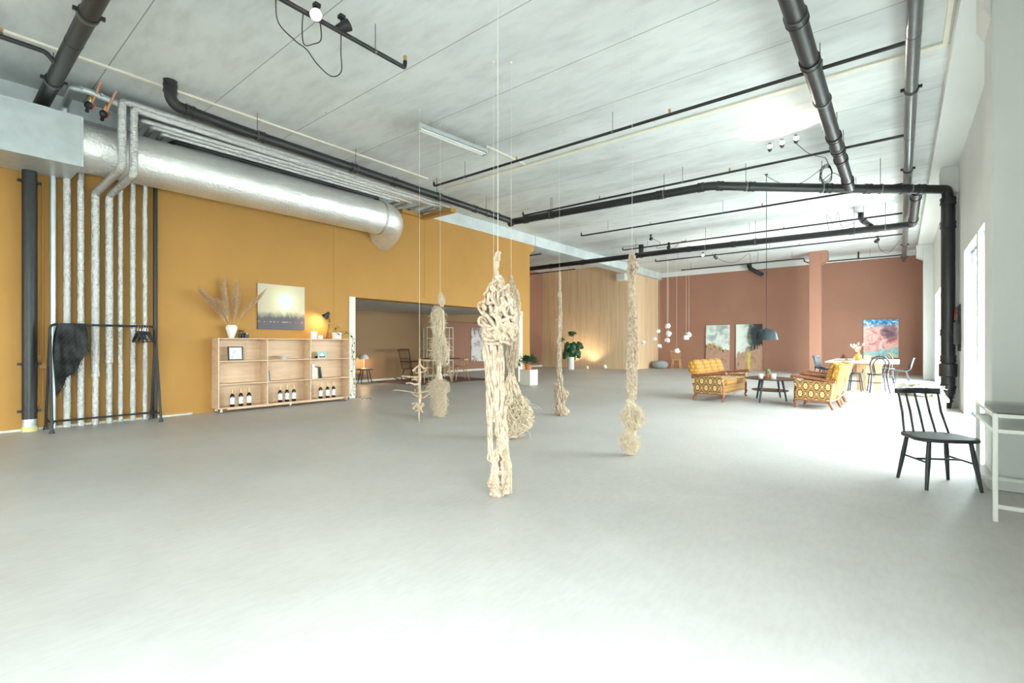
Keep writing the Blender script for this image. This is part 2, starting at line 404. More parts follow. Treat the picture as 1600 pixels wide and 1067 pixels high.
def window(i, a, b, zt, axis, at, nm):
    m = MB(); w = .05
    def seg(p0, p1, z0, z1):
        if axis == 'y': m.box(at, at+.07, p0, p1, z0, z1)
        else: m.box(p0, p1, at, at+.07, z0, z1)
    seg(a, a+w, 0, zt); seg(b-w, b, 0, zt); seg(a+w, b-w, zt-w, zt); seg(a+w, b-w, 0, w)
    for k in range(1, nm): c = lerp(a, b, k/nm); seg(c-w/2, c+w/2, w, zt-w)
    o = m.build('window_%d' % i, frame_mat); o['kind'] = 'structure'
    g = MB()
    if axis == 'y': g.box(at+.03, at+.04, a+w, b-w, w, zt-w)
    else: g.box(a+w, b-w, at+.03, at+.04, w, zt-w)
    g.build('pane', M['glass'], o)
    L = bpy.data.lights.new('portal', 'AREA'); L.shape = 'RECTANGLE'; L.cycles.is_portal = True
    lo = bpy.data.objects.new('daylight_portal', L); COL.objects.link(lo)
    if axis == 'y': lo.location = (at-.02, (a+b)/2, zt/2); lo.rotation_euler = (0, PI/2, 0); L.size = zt; L.size_y = b-a
    else: lo.location = ((a+b)/2, at+.1, zt/2); lo.rotation_euler = (PI/2, 0, 0); L.size = b-a; L.size_y = zt
i = 1
for (a, b, zt), nm in zip(WIN, (1, 2, 3, 2, 2)): window(i, a, b, zt, 'y', .96, nm); i += 1
for a, b in BW: window(i, a, b, 3.0, 'x', -8.15, 2); i += 1
for nm_, y0_, y1_, zt_, pw in (('window_daylight', 14.2, 20.3, 2.75, 260),):  # area light added outside the far window to brighten the far end
    L = bpy.data.lights.new(nm_, 'AREA'); L.shape = 'RECTANGLE'; L.size = zt_; L.size_y = y1_-y0_; L.energy = pw; L.color = (.955, .99, 1)
    lo = bpy.data.objects.new(nm_, L); COL.objects.link(lo); lo.location = (1.12, (y0_+y1_)/2, zt_/2); lo.rotation_euler = (0, PI/2, 0)
struct('beam_right', MB().box(.465, 1.2, -8, 23.95, 4.6, ZC-.001), M['white_wall'])
c = MB().box(.60, 1.3, 5.72, 6.17, 0, 4.6)
c.prism([(.60, 5.72, 3.96), (.545, 5.72, 4.08), (.545, 5.72, 4.6), (.60, 5.72, 4.6)], (0, .45, 0)); c.box(.565, 1.3, 5.60, 6.2, 0, .105)
struct('column', c, M['white_wall'], 'white concrete pier beside the glass topped table', bevel=.012)
c = MB().box(.765, 1.0, 12.42, 12.86, 0, 4.1); c.prism([(.765, 12.42, 4.06), (.60, 12.42, 4.2), (.60, 12.42, 4.6), (.86, 12.42, 4.6), (.86, 12.42, 4.06)], (0, .44, 0))
struct('column.001', c, M['white_wall'], 'white concrete column behind the tall downpipe', bevel=.01)
c = MB().box(.605, 1.0, 21.6, 22.05, 0, 4.6); c.prism([(.605, 21.6, 4.1), (.42, 21.6, 4.2), (.42, 21.6, 4.6), (.605, 21.6, 4.6)], (0, .45, 0))
struct('column.002', c, M['white_wall'], 'white concrete column by the end wall', bevel=.01)
c = MB().box(-2.79, -2.4, 22, 22.4, 0, ZC-.002); c.prism([(-2.4, 22, 4.28), (-2.18, 22, 4.45), (-2.18, 22, ZC-.002), (-2.4, 22, ZC-.002)], (0, .4, 0))
struct('column.003', c, M['rust'], 'rust painted freestanding column', bevel=.01)
struct('ground', MB().box(1.06, 40, -40, 60, -.3, -.06).box(-30, 40, -40, -8.2, -.3, -.06), plain('outside_paving', (.55,.56,.55), .8))
struct('trim_6', MB().box(-9.5, -9.44, -2, .55, 0, .02).prism([(-9.5, .6, 0), (-9.455, .7, 0), (-9.46, 1.1, 0), (-9.45, 1.6, 0), (-9.46, 2.2, 0), (-9.44, 2.6, 0), (-9.46, 2.95, 0), (-9.5, 3.0, 0)], (0, 0, .03)), plain('pale_filler_foam', (.62,.60,.52), .8))

M['rod'] = plain('dull_zinc_rod', (.16,.165,.165), .5, .3)
reveal = plain('perforated_metal_reveal', (.42,.52,.56), .5)
struct('trim_7', MB().box(.856, .958, 11.38, 11.411, 0, 2.8).box(.856, .958, 9.47, 9.501, 0, 2.8).box(.856, .958, 20.27, 20.301, 0, 2.75), reveal)
# ------------------------------------------------------------------ pipes
def pipe(name, label, cat, pts, r, mat, joints=(), jr=1.16, jl=.11, clamps=(), rods=(), rod_r=.006, n=16, rad=.12, group=None, ztop=ZC, clamp_mat=None):
    """pts world polyline. joints / clamps / rods are world points on the run"""
    base = Vector(pts[0]); root = thing(name, label, cat, base, group=group)
    path = bend(pts, rad) if len(pts) > 2 else [Vector(p) for p in pts]
    MB().tube(path, r, n).build('run', mat, root, off=base)
    def tangent(p):
        best = None
        for a, b in zip(pts[:-1], pts[1:]):
            a = Vector(a); b = Vector(b); ab = b-a; t = max(0, min(1, (Vector(p)-a).dot(ab)/ab.length_squared))
            d = (a+ab*t-Vector(p)).length
            if best is None or d < best[0]: best = (d, a+ab*t, ab.normalized())
        return best[1], best[2]
    for q in joints:
        p, t = tangent(q)
        m = MB().tube([p-t*jl/2, p-t*jl*.28, p-t*jl*.26, p+t*jl*.26, p+t*jl*.28, p+t*jl/2], [r*jr, r*jr, r*(jr-.06), r*(jr-.06), r*jr, r*jr], n)
        m.build('socket', mat, root, off=base)
    for q in clamps:
        p, t = tangent(q)
        m = MB().tube([p-t*.016, p+t*.016], r*1.13, n)
        s = t.cross(Vector((0,0,1))); s = s.normalized() if s.length > .1 else Vector((0,1,0))
        for k in (-1, 1): m.bar(p+s*(k*r*1.05), p+s*(k*(r*1.3+.02)), .03, .035)
        m.build('clamp', clamp_mat or M['black'], root, off=base)
    for q in rods:
        p, t = tangent(q)
        MB().tube([(p.x, p.y, p.z+r*.9), (p.x, p.y, ztop)], rod_r, 6).tube([p-t*.012, p+t*.012], r*1.15, n).build('hanger_rod', M['rod'], root, off=base)
    return root

# large foil duct with its elbow into the wall
root = thing('ventilation_duct', 'large round foil wrapped duct along the yellow wall', 'duct', (-9.1, 1.42, 4.02))
DZ, DR = 4.03, .365
MB().tube([(-9.1, 1.42, DZ), (-9.1, 2.2, DZ), (-9.1, 3.4, DZ), (-9.1, 4.6, DZ), (-9.1, 5.6, DZ), (-9.1, 6.55, DZ)], [DR, DR*.995, DR, DR*.99, DR, DR], 40).build('run', M['duct'], root, off=root.location)
el = [Vector((-9.1, 6.5, DZ)), Vector((-9.1, 6.62, DZ))]
for k in range(1, 9):
    a = k/8*PI/2
    el.append(Vector((-9.1-.42*(1-math.cos(a)), 6.62+.30*math.sin(a), DZ-.22*(1-math.cos(a)))))
el.append(el[-1]+Vector((-.2, 0, -.1)))
MB().tube(el, [DR*1.012]*len(el), 40).build('elbow', M['duct'], root, off=root.location)
MB().tube([(-9.1, 6.48, DZ), (-9.1, 6.53, DZ)], DR*1.025, 40).build('seam_tape', M['foil'], root, off=root.location)
root = thing('duct_box', 'flat sided galvanised sheet metal plenum box on the wall', 'duct box', (-9.05, -1, 3.6))
MB().box(-9.49, -8.6, -3.5, 1.42, 3.6, 4.27).build('body', M['galv'], root, off=root.location, bevel=.006)
MB().box(-8.605, -8.59, -3.5, 1.425, 4.255, 4.275).box(-8.605, -8.592, 1.40, 1.425, 3.6, 4.27).build('flange', M['galv'], root, off=root.location)

# black soil pipes
pipe('soil_pipe', 'thick black drainpipe rising up the left end of the yellow wall', 'drainpipe', [(-9.38, .99, .17), (-9.38, .99, 3.66), ], .078, M['black_pipe'], clamps=[(-9.38,.99,.28), (-9.38,.99,.93), (-9.38,.99,3.45)])
MBx = MB().tube([(-9.38,.99,0), (-9.38,.99,.17)], .074, 16); o = MBx.build('pipe_stub', M['galv'], off=(-9.38,.99,0)); tag(o, 'short grey pipe collar with foam at the floor under the black drainpipe', 'pipe collar')
MB().tube([(-9.38,.99,0), (-9.38,.99,.07)], .08, 12).build('foam', plain('yellow_foam', (.62,.58,.25), .9), o, off=(-9.38,.99,0))
pipe('soil_pipe', 'thick black drainpipe crossing the ceiling at the top left corner', 'drainpipe', [(-9.38, 1.03, 4.275), (-9.38, 1.05, 4.42), (-9.2, 1.07, 4.45), (-1.5, 1.07, 4.45)], .08, M['black_pipe'], joints=[(-6.9,1.07,4.45)], jr=1.03, jl=.02, clamps=[(-6.2,1.07,4.45), (-8.1,1.07,4.45)], rods=[(-6.25,1.07,4.45), (-8.15,1.07,4.45)])
pipe('soil_pipe', 'long black drainpipe running beside the foil pipes above the duct', 'drainpipe', [(-7.78, 2.19, ZC-.01), (-7.78, 2.19, 4.49), (-7.81, 3.0, 4.46), (-7.83, 9.62, 4.38)], .074, M['black_pipe'], rad=.16,
     joints=[(-7.78,2.19,4.78), (-7.78,2.19,4.70), (-7.8,2.42,4.48), (-7.8,3.4,4.51), (-7.8,5.05,4.48), (-7.8,5.95,4.46), (-7.8,7.15,4.44), (-7.8,8.3,4.41), (-7.8,8.75,4.41), (-7.8,9.1,4.4)], rods=[(-7.8,3.35,4.5), (-7.8,5.1,4.48), (-7.8,7.1,4.44), (-7.8,8.7,4.41)])
pipe('soil_pipe', 'black drainpipe crossing the hall and kinking toward the window wall downpipe', 'drainpipe', [(-7.83, 9.62, 4.3), (-7.83, 9.75, 4.38), (-7.5, 9.78, 4.38), (-2.97, 10.02, 4.38), (-.77, 11.5, 4.25), (.60, 12.24, 4.14), (.68, 12.27, 4.13), (.70, 12.27, 3.95)], .085, M['black_pipe'], rad=.14,
     joints=[(-7.45,9.78,4.38), (-6.7,9.82,4.38), (-4.0,9.96,4.38), (-3.15,10.0,4.38), (-2.8,10.1,4.37), (-2.3,10.45,4.34), (-1.1,11.27,4.27), (-.5,11.65,4.23), (.05,11.95,4.19), (.3,12.08,4.17)], rods=[(-6.7,9.82,4.38), (-3.9,9.97,4.38), (-2.4,10.4,4.34), (-1.2,11.2,4.27), (-.3,11.75,4.21), (.15,12,4.18)])
pipe('soil_pipe', 'grey black drainpipe over the middle of the hall joining the cross pipe', 'drainpipe', [(-.77, 2.5, 4.32), (-.77, 11.45, 4.26)], .09, M['black_pipe'],
     joints=[(-.77,5.25,4.3), (-.77,6.15,4.3), (-.77,8.55,4.28), (-.77,9.15,4.28), (-.77,9.65,4.28), (-.77,10.95,4.26)], rods=[(-.77,5.2,4.3), (-.77,7.2,4.29), (-.77,9.0,4.28)])
pipe('downpipe', 'thick dark downpipe standing against the window wall column', 'drainpipe', [(.70, 12.27, 3.98), (.70, 12.27, .40), (.665, 12.22, .2), (.635, 12.17, 0)], .104, M['black_pipe'],
     joints=[(.70,12.27,3.9), (.70,12.27,3.45), (.70,12.27,1.42), (.70,12.27,.93), (.70,12.27,.36)], jl=.12)
dp = [o for o in bpy.data.objects if o.name == 'downpipe'][0]
MB().tube([(.70,12.27,.58),(.70,12.27,.60),(.70,12.27,.82),(.70,12.27,.84)], [.112,.135,.135,.112], 18).build('sleeve', M['black_pipe'], dp, off=(.70,12.27,3.98))
for k in range(4): MB().torus((.70-.009*k,12.27-.012*k,.34-.07*k), .105, .008, 'z', 24, 6).build('rib', M['black_pipe'], dp, off=(.70,12.27,3.98))
pipe('soil_pipe', 'black drainpipe crossing the far part of the hall under the concrete beam', 'drainpipe', [(-11.6, 15.42, 4.2), (-5.5, 15.35, 4.2), (.1, 15.55, 4.17), (.22, 15.5, 4.17), (.24, 15.35, 4.17), (.24, 12.15, 4.15)], .085, M['black_pipe'],
     joints=[(-10.5,15.4,4.2), (-9.1,15.4,4.2), (-7,15.4,4.2), (-5.2,15.36,4.2), (-3.9,15.4,4.19), (-3.3,15.4,4.19), (-1.0,15.5,4.18), (-.5,15.5,4.18), (.24,14.9,4.16), (.24,12.6,4.15)], rods=[(-7,15.4,4.2), (-4.7,15.38,4.2), (-3.3,15.4,4.19), (-.95,15.5,4.18), (-.3,15.5,4.17)])
pipe('soil_pipe', 'short dark pipe elbow from ceiling to far cross pipe near the windows', 'drainpipe', [(-.85, 16.3, ZC), (-.85, 16.3, 4.64), (-.60, 15.62, 4.27)], .066, M['black_pipe'], joints=[(-.76,16.05,4.5)], rad=.1)
pipe('soil_pipe', 'short dark pipe elbow from ceiling to far cross pipe above the roped sculpture', 'drainpipe', [(-7.35, 16.6, ZC), (-7.35, 16.6, 4.4), (-6.75, 15.45, 4.22)], .085, M['black_pipe'], joints=[(-7.35,16.6,4.7)])
pipe('soil_pipe', 'short black pipe elbow from the ceiling into the rust end wall', 'drainpipe', [(-5.3, 23.6, ZC), (-5.3, 23.6, 4.62), (-4.95, 23.7, 4.38), (-4.85, 23.9, 4.33)], .09, M['black_pipe'], joints=[(-5.3,23.6,4.75)])
pipe('sprinkler_main', 'dark lacquered straight pipe running the length of the hall beside the window beam', 'sprinkler pipe', [(.107, 1.5, 4.5), (.107, 23.9, 4.42)], .068, M['grey_pipe'],
     joints=[(.107,6.6,4.5), (.107,9.8,4.48)], jr=1.03, jl=.02, clamps=[(.107,8.0,4.48), (.107,11.6,4.46), (.107,20.2,4.44), (.107,22.9,4.43)], rods=[(.107,8.05,4.48), (.107,11.65,4.46), (.107,20.2,4.44)])
# sprinkler branches across the hall
names = ['in front of the fluorescent fixture', 'above the kinked cross pipe', 'between the two black cross pipes', 'just behind the far black cross pipe', 'second from the end wall', ]
for k, (yy, xl) in enumerate([(6.80, -7.58), (9.81, -7.55), (12.76, -7.58), (15.62, -7.6), (18.6, -7.63)]):
    pts = [(xl, yy, 4.58), (xl, yy, 4.505), (xl+.06, yy, 4.5), (.05, yy, 4.5)]
    heads = [(xl+.9, yy, 4.5), (xl+4.1, yy, 4.5), (-.75, yy, 4.5)]
    r_ = pipe('sprinkler_pipe', 'thin black sprinkler pipe across the ceiling ' + names[k], 'sprinkler pipe', pts, .023, M['black'], rods=heads, rod_r=.005, n=10, rad=.03, group='sprinkler branch pipes')
    for hx in (xl, xl+2.2, xl+5.0):
        MB().lathe([(0, 0), (.016, .005), (.02, .03), (.01, .045), (.022, .05), (.022, .056), (0, .06)], (hx, yy, 4.52 if hx > xl else 4.57), 8).build('sprinkler_head', M['brass'], r_, off=pts[0])
pipe('sprinkler_pipe', 'thin black sprinkler pipe ending in a down step left of the rust column', 'sprinkler pipe', [(-7.63, 21.5, 4.5), (-2.9, 21.5, 4.5), (-2.88, 21.5, 4.38), (-2.8, 21.98, 4.38)], .023, M['black'], rods=[(-7.2,21.5,4.5), (-3.3,21.5,4.5)], rod_r=.005, n=10, rad=.03, group='sprinkler branch pipes')
r_ = pipe('sprinkler_pipe', 'thin black sprinkler pipe between rust column and window wall', 'sprinkler pipe', [(-2.3, 22.6, 4.46), (.05, 22.6, 4.45)], .023, M['black'], rods=[(-.9,22.6,4.45)], rod_r=.005, n=10, group='sprinkler branch pipes')
MB().tube([(-1.25, 22.6, 4.45), (-1.25, 22.6, 4.72)], .03, 8).build('riser', M['black'], r_, off=(-2.3,22.6,4.46))
r_ = pipe('sprinkler_pipe', 'thin black pipe with spotlights ending in brass fitting overhead near camera', 'sprinkler pipe', [(-4.6, 1.2, 4.5), (-4.6, 3.66, 4.5), (-4.6, 3.67, 4.58)], .024, M['black'], rods=[(-4.6,3.25,4.5)], rod_r=.005, n=10, rad=.02)
MB().lathe([(0,0),(.02,0),(.02,.03),(.012,.04),(.024,.05),(.024,.07),(0,.075)], (-4.6,3.67,4.57), 8).build('sprinkler_head', M['brass'], r_, off=(-4.6,1.2,4.5))
r_ = pipe('sprinkler_pipe', 'thin black elbowed sprinkler pipe at the upper left edge by the drainpipe', 'sprinkler pipe', [(-7.9, .60, 4.7), (-7.5, .56, 4.5), (-7.5, .92, 4.5), (-7.52, 1.0, 4.42)], .026, M['black'], n=10, rad=.04)
MB().lathe([(0,0),(.022,0),(.022,.03),(.014,.04),(.026,.05),(.026,.07),(0,.08)], (-7.9,.60,4.7), 8).build('sprinkler_head', M['brass'], r_, off=(-7.9,.60,4.7))
pipe('sprinkler_pipe', 'thin black sprinkler pipe under the side bay left of the pine room', 'sprinkler pipe', [(-13.7, 18.28, 4.5), (-11.17, 18.28, 4.5)], .023, M['black'], rods=[(-11.5,18.28,4.5)], rod_r=.005, n=10, ztop=4.97)
pipe('sprinkler_pipe', 'stub of sprinkler pipe beside the yellow wall corbel', 'sprinkler pipe', [(-12.2, 14.4, 4.5), (-10.25, 14.4, 4.5)], .023, M['black'], rods=[(-10.6,14.4,4.5)], rod_r=.005, n=10, ztop=4.97)
# cream cable trays on the ceiling
for lab, b_ in (('long cream cable tray on the ceiling beside the black drainpipe', (-8.03, -7.98, -2, 7.0)), ('cream cable tray on the ceiling parallel to the front sprinkler pipe', (-8.2, .44, 7.68, 7.78)), ('cream cable tray along the window side beam', (.39, .44, -2, 7.7)), ('short cream conduit leading from the fluorescent fixture', (-5.86, -5.83, 6.5, 7.65))):
    o = MB().box(b_[0], b_[1], b_[2], b_[3], ZC-.03, ZC-.001).build('cable_tray', M['conduit'], off=((b_[0]+b_[1])/2, (b_[2]+b_[3])/2, ZC), bevel=.003); tag(o, lab, 'cable tray')

# foil lagged pipes on the yellow wall
spec = [(1.38, .046, 0, 'first foil lagged riser from the black drainpipe, half hidden by the scarf'), (1.531, .044, 0, 'second foil lagged riser, just right of the hanging scarf'),
        (1.995, .036, 0, 'slim foil lagged riser right of the two that step out over the duct'), (2.151, .040, 0, 'foil lagged riser behind the coat hangers'), (2.308, .036, 0, 'last foil lagged riser beside the black insulated riser')]
for y_, r_, _, lab in spec:
    pipe('foil_riser', lab, 'insulated pipe', [(-9.42, y_, 0), (-9.42, y_, 3.75 if y_ < 1.6 else 4.2)], r_, M['foil'], joints=[(-9.42,y_,1.9)] , jr=1.04, jl=.03, n=14, group='foil lagged risers on the yellow wall')
pipe('galvanised_riser', 'slim bare galvanised pipe between black drainpipe and foil risers', 'pipe', [(-9.42, 1.231, 0), (-9.42, 1.231, 3.66)], .035, M['galv'], n=14)
pipe('insulated_riser', 'slim black insulated pipe right of the foil risers', 'insulated pipe', [(-9.44, 2.45, 0), (-9.44, 2.45, 3.85)], .030, M['black_pipe'], joints=[(-9.44,2.45,2.35), (-9.44,2.45,.85)], jl=.02, n=14)
for (y_, yo, zt, ye, zs, xo, lab) in ((1.694, 1.84, 4.66, 8.35, .72, -8.60, 'left foil pipe that steps out over the duct and runs on below the ceiling'), (1.855, 1.975, 4.6, 8.0, .92, -8.61, 'right foil pipe that steps out over the duct and runs on below the ceiling')):
    r_ = pipe('foil_pipe', lab, 'insulated pipe', [(-9.40, y_, zs), (-9.40, y_, 3.47), (xo, yo, 3.70 if y_ < 1.7 else 3.64), (xo, yo, zt), (xo-.02, yo+.18, zt), (xo-.1, ye, zt-.06), (-9.45, ye+.05, zt-.06)], .053, M['foil'], rad=.07, n=16)
    MB().tube([(-9.40, y_, 0), (-9.40, y_, zs)], .043, 14).build('lower_run', M['foil'], r_, off=(-9.40, y_, zs))
    MB().tube([(-9.40, y_, zs), (-9.40, y_, zs+.04)], .056, 14).build('seam_tape', M['foil'], r_, off=(-9.40, y_, zs))
for k, (x_, ys, ye, z_, lab) in enumerate(((-8.74, 2.12, 7.62, 4.52, 'third foil pipe under the ceiling, inside the two stepping ones'), (-8.84, 2.26, 7.25, 4.50, 'fourth foil pipe under the ceiling, turning back to the yellow wall'), (-8.95, 2.42, 6.98, 4.48, 'innermost foil pipe under the ceiling beside the black insulated one'))):
    pipe('foil_pipe', lab, 'insulated pipe', [(-9.45, ys, 4.42), (x_, ys, z_), (x_, ye, z_), (-9.45, ye, z_)], .036, M['foil'], rad=.05, n=12, group='foil pipes below the ceiling')
pipe('insulated_pipe', 'black insulated pipe running just above the duct', 'insulated pipe', [(-9.45, 2.5, 4.42), (-9.05, 2.62, 4.45), (-9.05, 6.5, 4.45), (-9.45, 6.5, 4.45)], .03, M['black_pipe'], rad=.06, n=12, joints=[(-9.05,3.6,4.45), (-9.05,5.0,4.45)], jl=.02)
pipe('galvanised_pipe', 'galvanised pipe with shut off fittings behind the sheet metal box', 'pipe', [(-9.35, 1.33, 4.28), (-9.3, 1.34, 4.62), (-8.7, 1.34, 4.67), (-8.66, 1.5, 4.67), (-8.68, 1.84, 4.62)], .045, M['galv'], rad=.08, n=12, clamps=[(-8.67,1.42,4.67), (-8.66,1.62,4.67)], clamp_mat=M['galv'])
o = MB().box(-9.5, -8.35, 8.02, 8.2, 4.37, 4.46).box(-9.5, -9.38, 7.4, 8.2, 4.40, 4.48).build('pipe_boxing', M['yellow'], off=(-9.0,8.1,4.4), bevel=.004); tag(o, 'ochre painted timber boxing where the foil pipes enter the wall', 'boxing')
for k, (yy, zz, lab) in enumerate(((1.50, 4.50, 'left black shut off valve with orange pipe above the metal box'), (1.66, 4.44, 'right black shut off valve with orange pipe above the metal box'))):
    t = thing('shutoff_valve', lab, 'valve', (-8.72, yy, zz), group='shut off valves above the metal box')
    MB().ball((0,0,0), (.05,.05,.055), 10, 7).tube([(.01,-.02,-.1),(0,0,0)], .022, 8).build('body', M['black'], t)
    MB().tube([(0,0,.03),(.02,.03,.14)], .02, 8).build('brass_neck', M['brass'], t)
    MB().tube([(.0,.03,.04),(.20,.10,.30)], .014, 8).build('copper_pipe', M['copper'], t)
    MB().bar((.02,.03,-.06),(.03,.07,.03), .012).build('lever', M['red'], t)
# thin painted conduits by the drainpipe
for k, (y_, zb, lab) in enumerate(((1.092, .4, 'thin ochre painted conduit nearest the black drainpipe'), (1.135, .25, 'thin ochre painted conduit on the wall with junction boxes'))):
    r_ = pipe('wall_conduit', lab, 'conduit', [(-9.485, 1.03, .22), (-9.485, y_, zb+.1), (-9.485, y_, 3.65)], .012, M['yellow'], n=8, rad=.12)
    if k: MB().box(-9.5, -9.44, 1.09, 1.17, .86, .95).box(-9.5, -9.45, 1.05, 1.12, .98, 1.05).build('junction_box', M['yellow'], r_, off=(-9.485,1.03,.22), bevel=.004)
# ------------------------------------------------------------------ lights & cables on the ceiling
root = thing('fluorescent_light', 'double tube fluorescent batten hanging below the slab ceiling', 'ceiling light', (-5.86, 5.7, 4.62))
L0, L1 = (-5.93, 4.98, 4.60), (-5.80, 6.42, 4.60)
d = (Vector(L1)-Vector(L0)).normalized(); s = Vector((d.y, -d.x, 0))
m = MB().bar(Vector(L0)+Vector((0,0,.07)), Vector(L1)+Vector((0,0,.07)), .07, .06)
for k in (-1, 1): m.bar(Vector(L0)+s*.065*k+Vector((0,0,.045)), Vector(L1)+s*.065*k+Vector((0,0,.045)), .008, .05)
m.bar(Vector(L0)+Vector((0,0,.04)), Vector(L1)+Vector((0,0,.04)), .13, .008)
m.build('housing', M['galv'], root, off=root.location)
for k in (-1, 1): MB().tube([Vector(L0)+s*.033*k+Vector((0,0,.005)), Vector(L1)+s*.033*k+Vector((0,0,.005))], .016, 10).build('tube', M['white_cer'], root, off=root.location)
for e, dd in ((L0, 1), (L1, -1)): MB().obox(Vector(e)+d*(.012*dd)+Vector((0,0,.03)), (.13,.03,.1), Matrix.Rotation(-math.atan2(d.x,d.y),3,'Z')).build('end_cap', M['galv'], root, off=root.location)
for e, dd in ((L0, 1), (L1, -1)): MB().tube([Vector(e)+d*.25*dd+Vector((0,0,.09)), Vector(e)+d*.25*dd+Vector((0,0,.209))], .006, 6).build('hanger_rod', M['steel'], root, off=root.location)

def spot(label, p, aim, lit=True, power=0, scale=1.0, group=None):
    root = thing('spotlight', label, 'spotlight', p, group=group)
    a = Vector(aim).normalized(); q = a.to_track_quat('Z', 'Y').to_matrix()
    m = MB(); prof = [(.02,-.05),(.035,-.045),(.042,0),(.05,.06),(.052,.075),(.047,.075),(.04,.05)]
    t = MB().lathe([(r*scale, z*scale) for r, z in prof], n=16); m.add([q @ Vector(v) for v in t.v], t.f); hd = m.build('head', M['black'], root)
    MB().ball(a*.048*scale, .036*scale, 10, 6).build('lamp', M['bulb_soft'] if lit else M['white_cer'], hd)
    MB().bar((0,0,0), (0,0,.09*scale), .012, .03).box(-.025*scale,.025*scale,-.025*scale,.025*scale,.08*scale,.11*scale).build('clamp', M['black'], root)
    if power:
        l = bpy.data.lights.new('spot_lamp', 'SPOT'); l.energy = power; l.color = (1,.86,.66); l.spot_size = 2.7; l.spot_blend = 1; l.shadow_soft_size = .04
        lo = bpy.data.objects.new('spot_lamp', l); COL.objects.link(lo); lo.parent = root; lo.location = a*.12*scale; lo.rotation_euler = a.to_track_quat('-Z', 'Y').to_euler()
    return root
spot('lit spotlight clamped to the pipe overhead near camera', (-4.60, 2.55, 4.52), (.75,-.5,-.35), True, 30, 1.2)
spot('dark spotlight clamped on the pipe overhead, facing away', (-4.60, 2.83, 4.55), (.3,.5,.4), False, 0, 1.2)
for k, (x, y, w) in enumerate(((-1.80, 9.5, 'leftmost'), (-1.60, 9.45, 'middle'), (-1.38, 9.40, 'rightmost'))):
    spot('lit spotlight under the slab, %s of the three by the drainpipe junction' % w, (x, y, 4.66), (.12,-.85,.28), True, 11, .9, 'three lit spotlights by the drainpipe junction')
spot('small lit spotlight on the far sprinkler pipe', (-5.75, 18.5, 4.52), (.2,-.7,-.1), True, 25, 1.0)
spot('dark spotlight right of the small lit one on the far sprinkler pipe', (-5.35, 18.62, 4.42), (.3,.6,-.3), False, 0, 1.1)
spot('dark spotlight above the roped sculpture, upper of two', (-6.25, 14.85, 4.58), (-.2,.7,.2), False, 0, 1.2)
spot('dark spotlight above the roped sculpture, lower right of two', (-5.95, 15.62, 4.42), (-.3,.6,-.2), False, 0, 1.2)
spot('dark spotlight near the window side over the far wall', (-.55, 18.6, 4.40), (-.3,.7,-.2), False, 0, 1.2)
def cable(label, ctrl, r=.006, n=8):
    o = MB().tube(curve_pts(ctrl, n), r, 6).build('cable', M['black'], off=ctrl[0]); return tag(o, label, 'cable')
cable('black cable drooping from the overhead pipe near camera', [(-4.62,2.15,4.52),(-4.68,2.2,4.32),(-4.72,2.38,4.25),(-4.70,2.5,4.2),(-4.72,2.62,4.12),(-4.72,2.78,4.06),(-4.66,2.86,4.12),(-4.63,2.84,4.3),(-4.61,2.83,4.52)])
cable('short loop of black cable beside the lit overhead spotlight', [(-4.62,2.42,4.5),(-4.68,2.44,4.38),(-4.70,2.47,4.24),(-4.68,2.56,4.28),(-4.64,2.62,4.34),(-4.62,2.6,4.5)])
hk = []
for k in range(26):
    a = k*.9; hk.append((-1.05+.09*math.cos(a)+.02*random.random(), 10.3, 4.30+.15*math.sin(a)-.003*k))
cable('coiled black cable hanging by the drainpipe junction', [(-1.05,10.3,4.56)]+hk+[(-.95,10.5,4.32),(-.85,11.2,4.36)], .006, 5)
cable('black cable running from the coil to the three lit spotlights', [(-1.38,9.42,4.62),(-1.25,9.9,4.56),(-1.05,10.3,4.56)])
cable('black cable from the coil across to the pendant hook', [(-1.05,10.3,4.42),(-1.45,10.7,4.32),(-1.8,11.1,4.42),(-2.216,11.35,4.77)])
cable('tangled cable on the cross pipe above the roped sculpture', [(-6.25,14.85,4.6),(-6.0,15.0,4.45),(-6.2,15.2,4.33),(-5.9,15.35,4.36),(-5.7,15.4,4.3),(-5.5,15.5,4.5),(-5.3,15.62,4.5)])
cable('drooping cable beside the small lit spotlight', [(-5.35,18.62,4.42),(-5.0,18.7,4.22),(-4.7,18.75,4.18),(-4.45,18.72,4.28),(-4.2,18.65,4.42),(-4.15,18.7,4.1),(-3.95,18.7,4.12),(-3.9,18.62,4.45)])
cable('cable loops on the far cross pipe near the window', [(-1.5,15.45,4.25),(-1.55,15.45,4.7),(-1.38,15.45,4.4),(-1.3,15.45,4.72),(-1.2,15.45,4.3),(-.9,15.4,4.38),(-.55,15.5,4.27)])
cable('thin cable hanging below the far spotlight near the window', [(-.55,18.6,4.4),(-.5,18.65,4.15),(-.35,18.6,3.98),(-.2,18.6,4.05),(.05,18.6,4.4)])

# pendant over the coffee table
root = thing('pendant_lamp', 'dark teal grey dome pendant over the coffee table', 'pendant lamp', (-2.216, 11.35, 1.29))
shade = plain('teal_grey_enamel', (.032,.05,.056), .5, spec=.3)
prof = [(.225,0),(.222,.008),(.205,.09),(.185,.16),(.155,.205),(.10,.225),(.03,.236),(.022,.25),(0,.25)]
sh_ = MB().lathe(prof, n=40).build('shade', shade, root)
MB().lathe([(.219,.003),(.2,.09),(.18,.155),(.15,.197),(.1,.217),(0,.226)], n=40).build('inner_shade', plain('pale_copper_inside', (.80,.56,.40), .5), sh_)
MB().ball((0,0,.10), .04, 12, 8).build('bulb', M['white_cer'], root)
MB().tube([(0,0,.24),(0,0,3.515)], .006, 6).lathe([(.0,3.50),(.03,3.50),(.03,3.518),(0,3.518)], n=12).build('cord', M['black'], root)

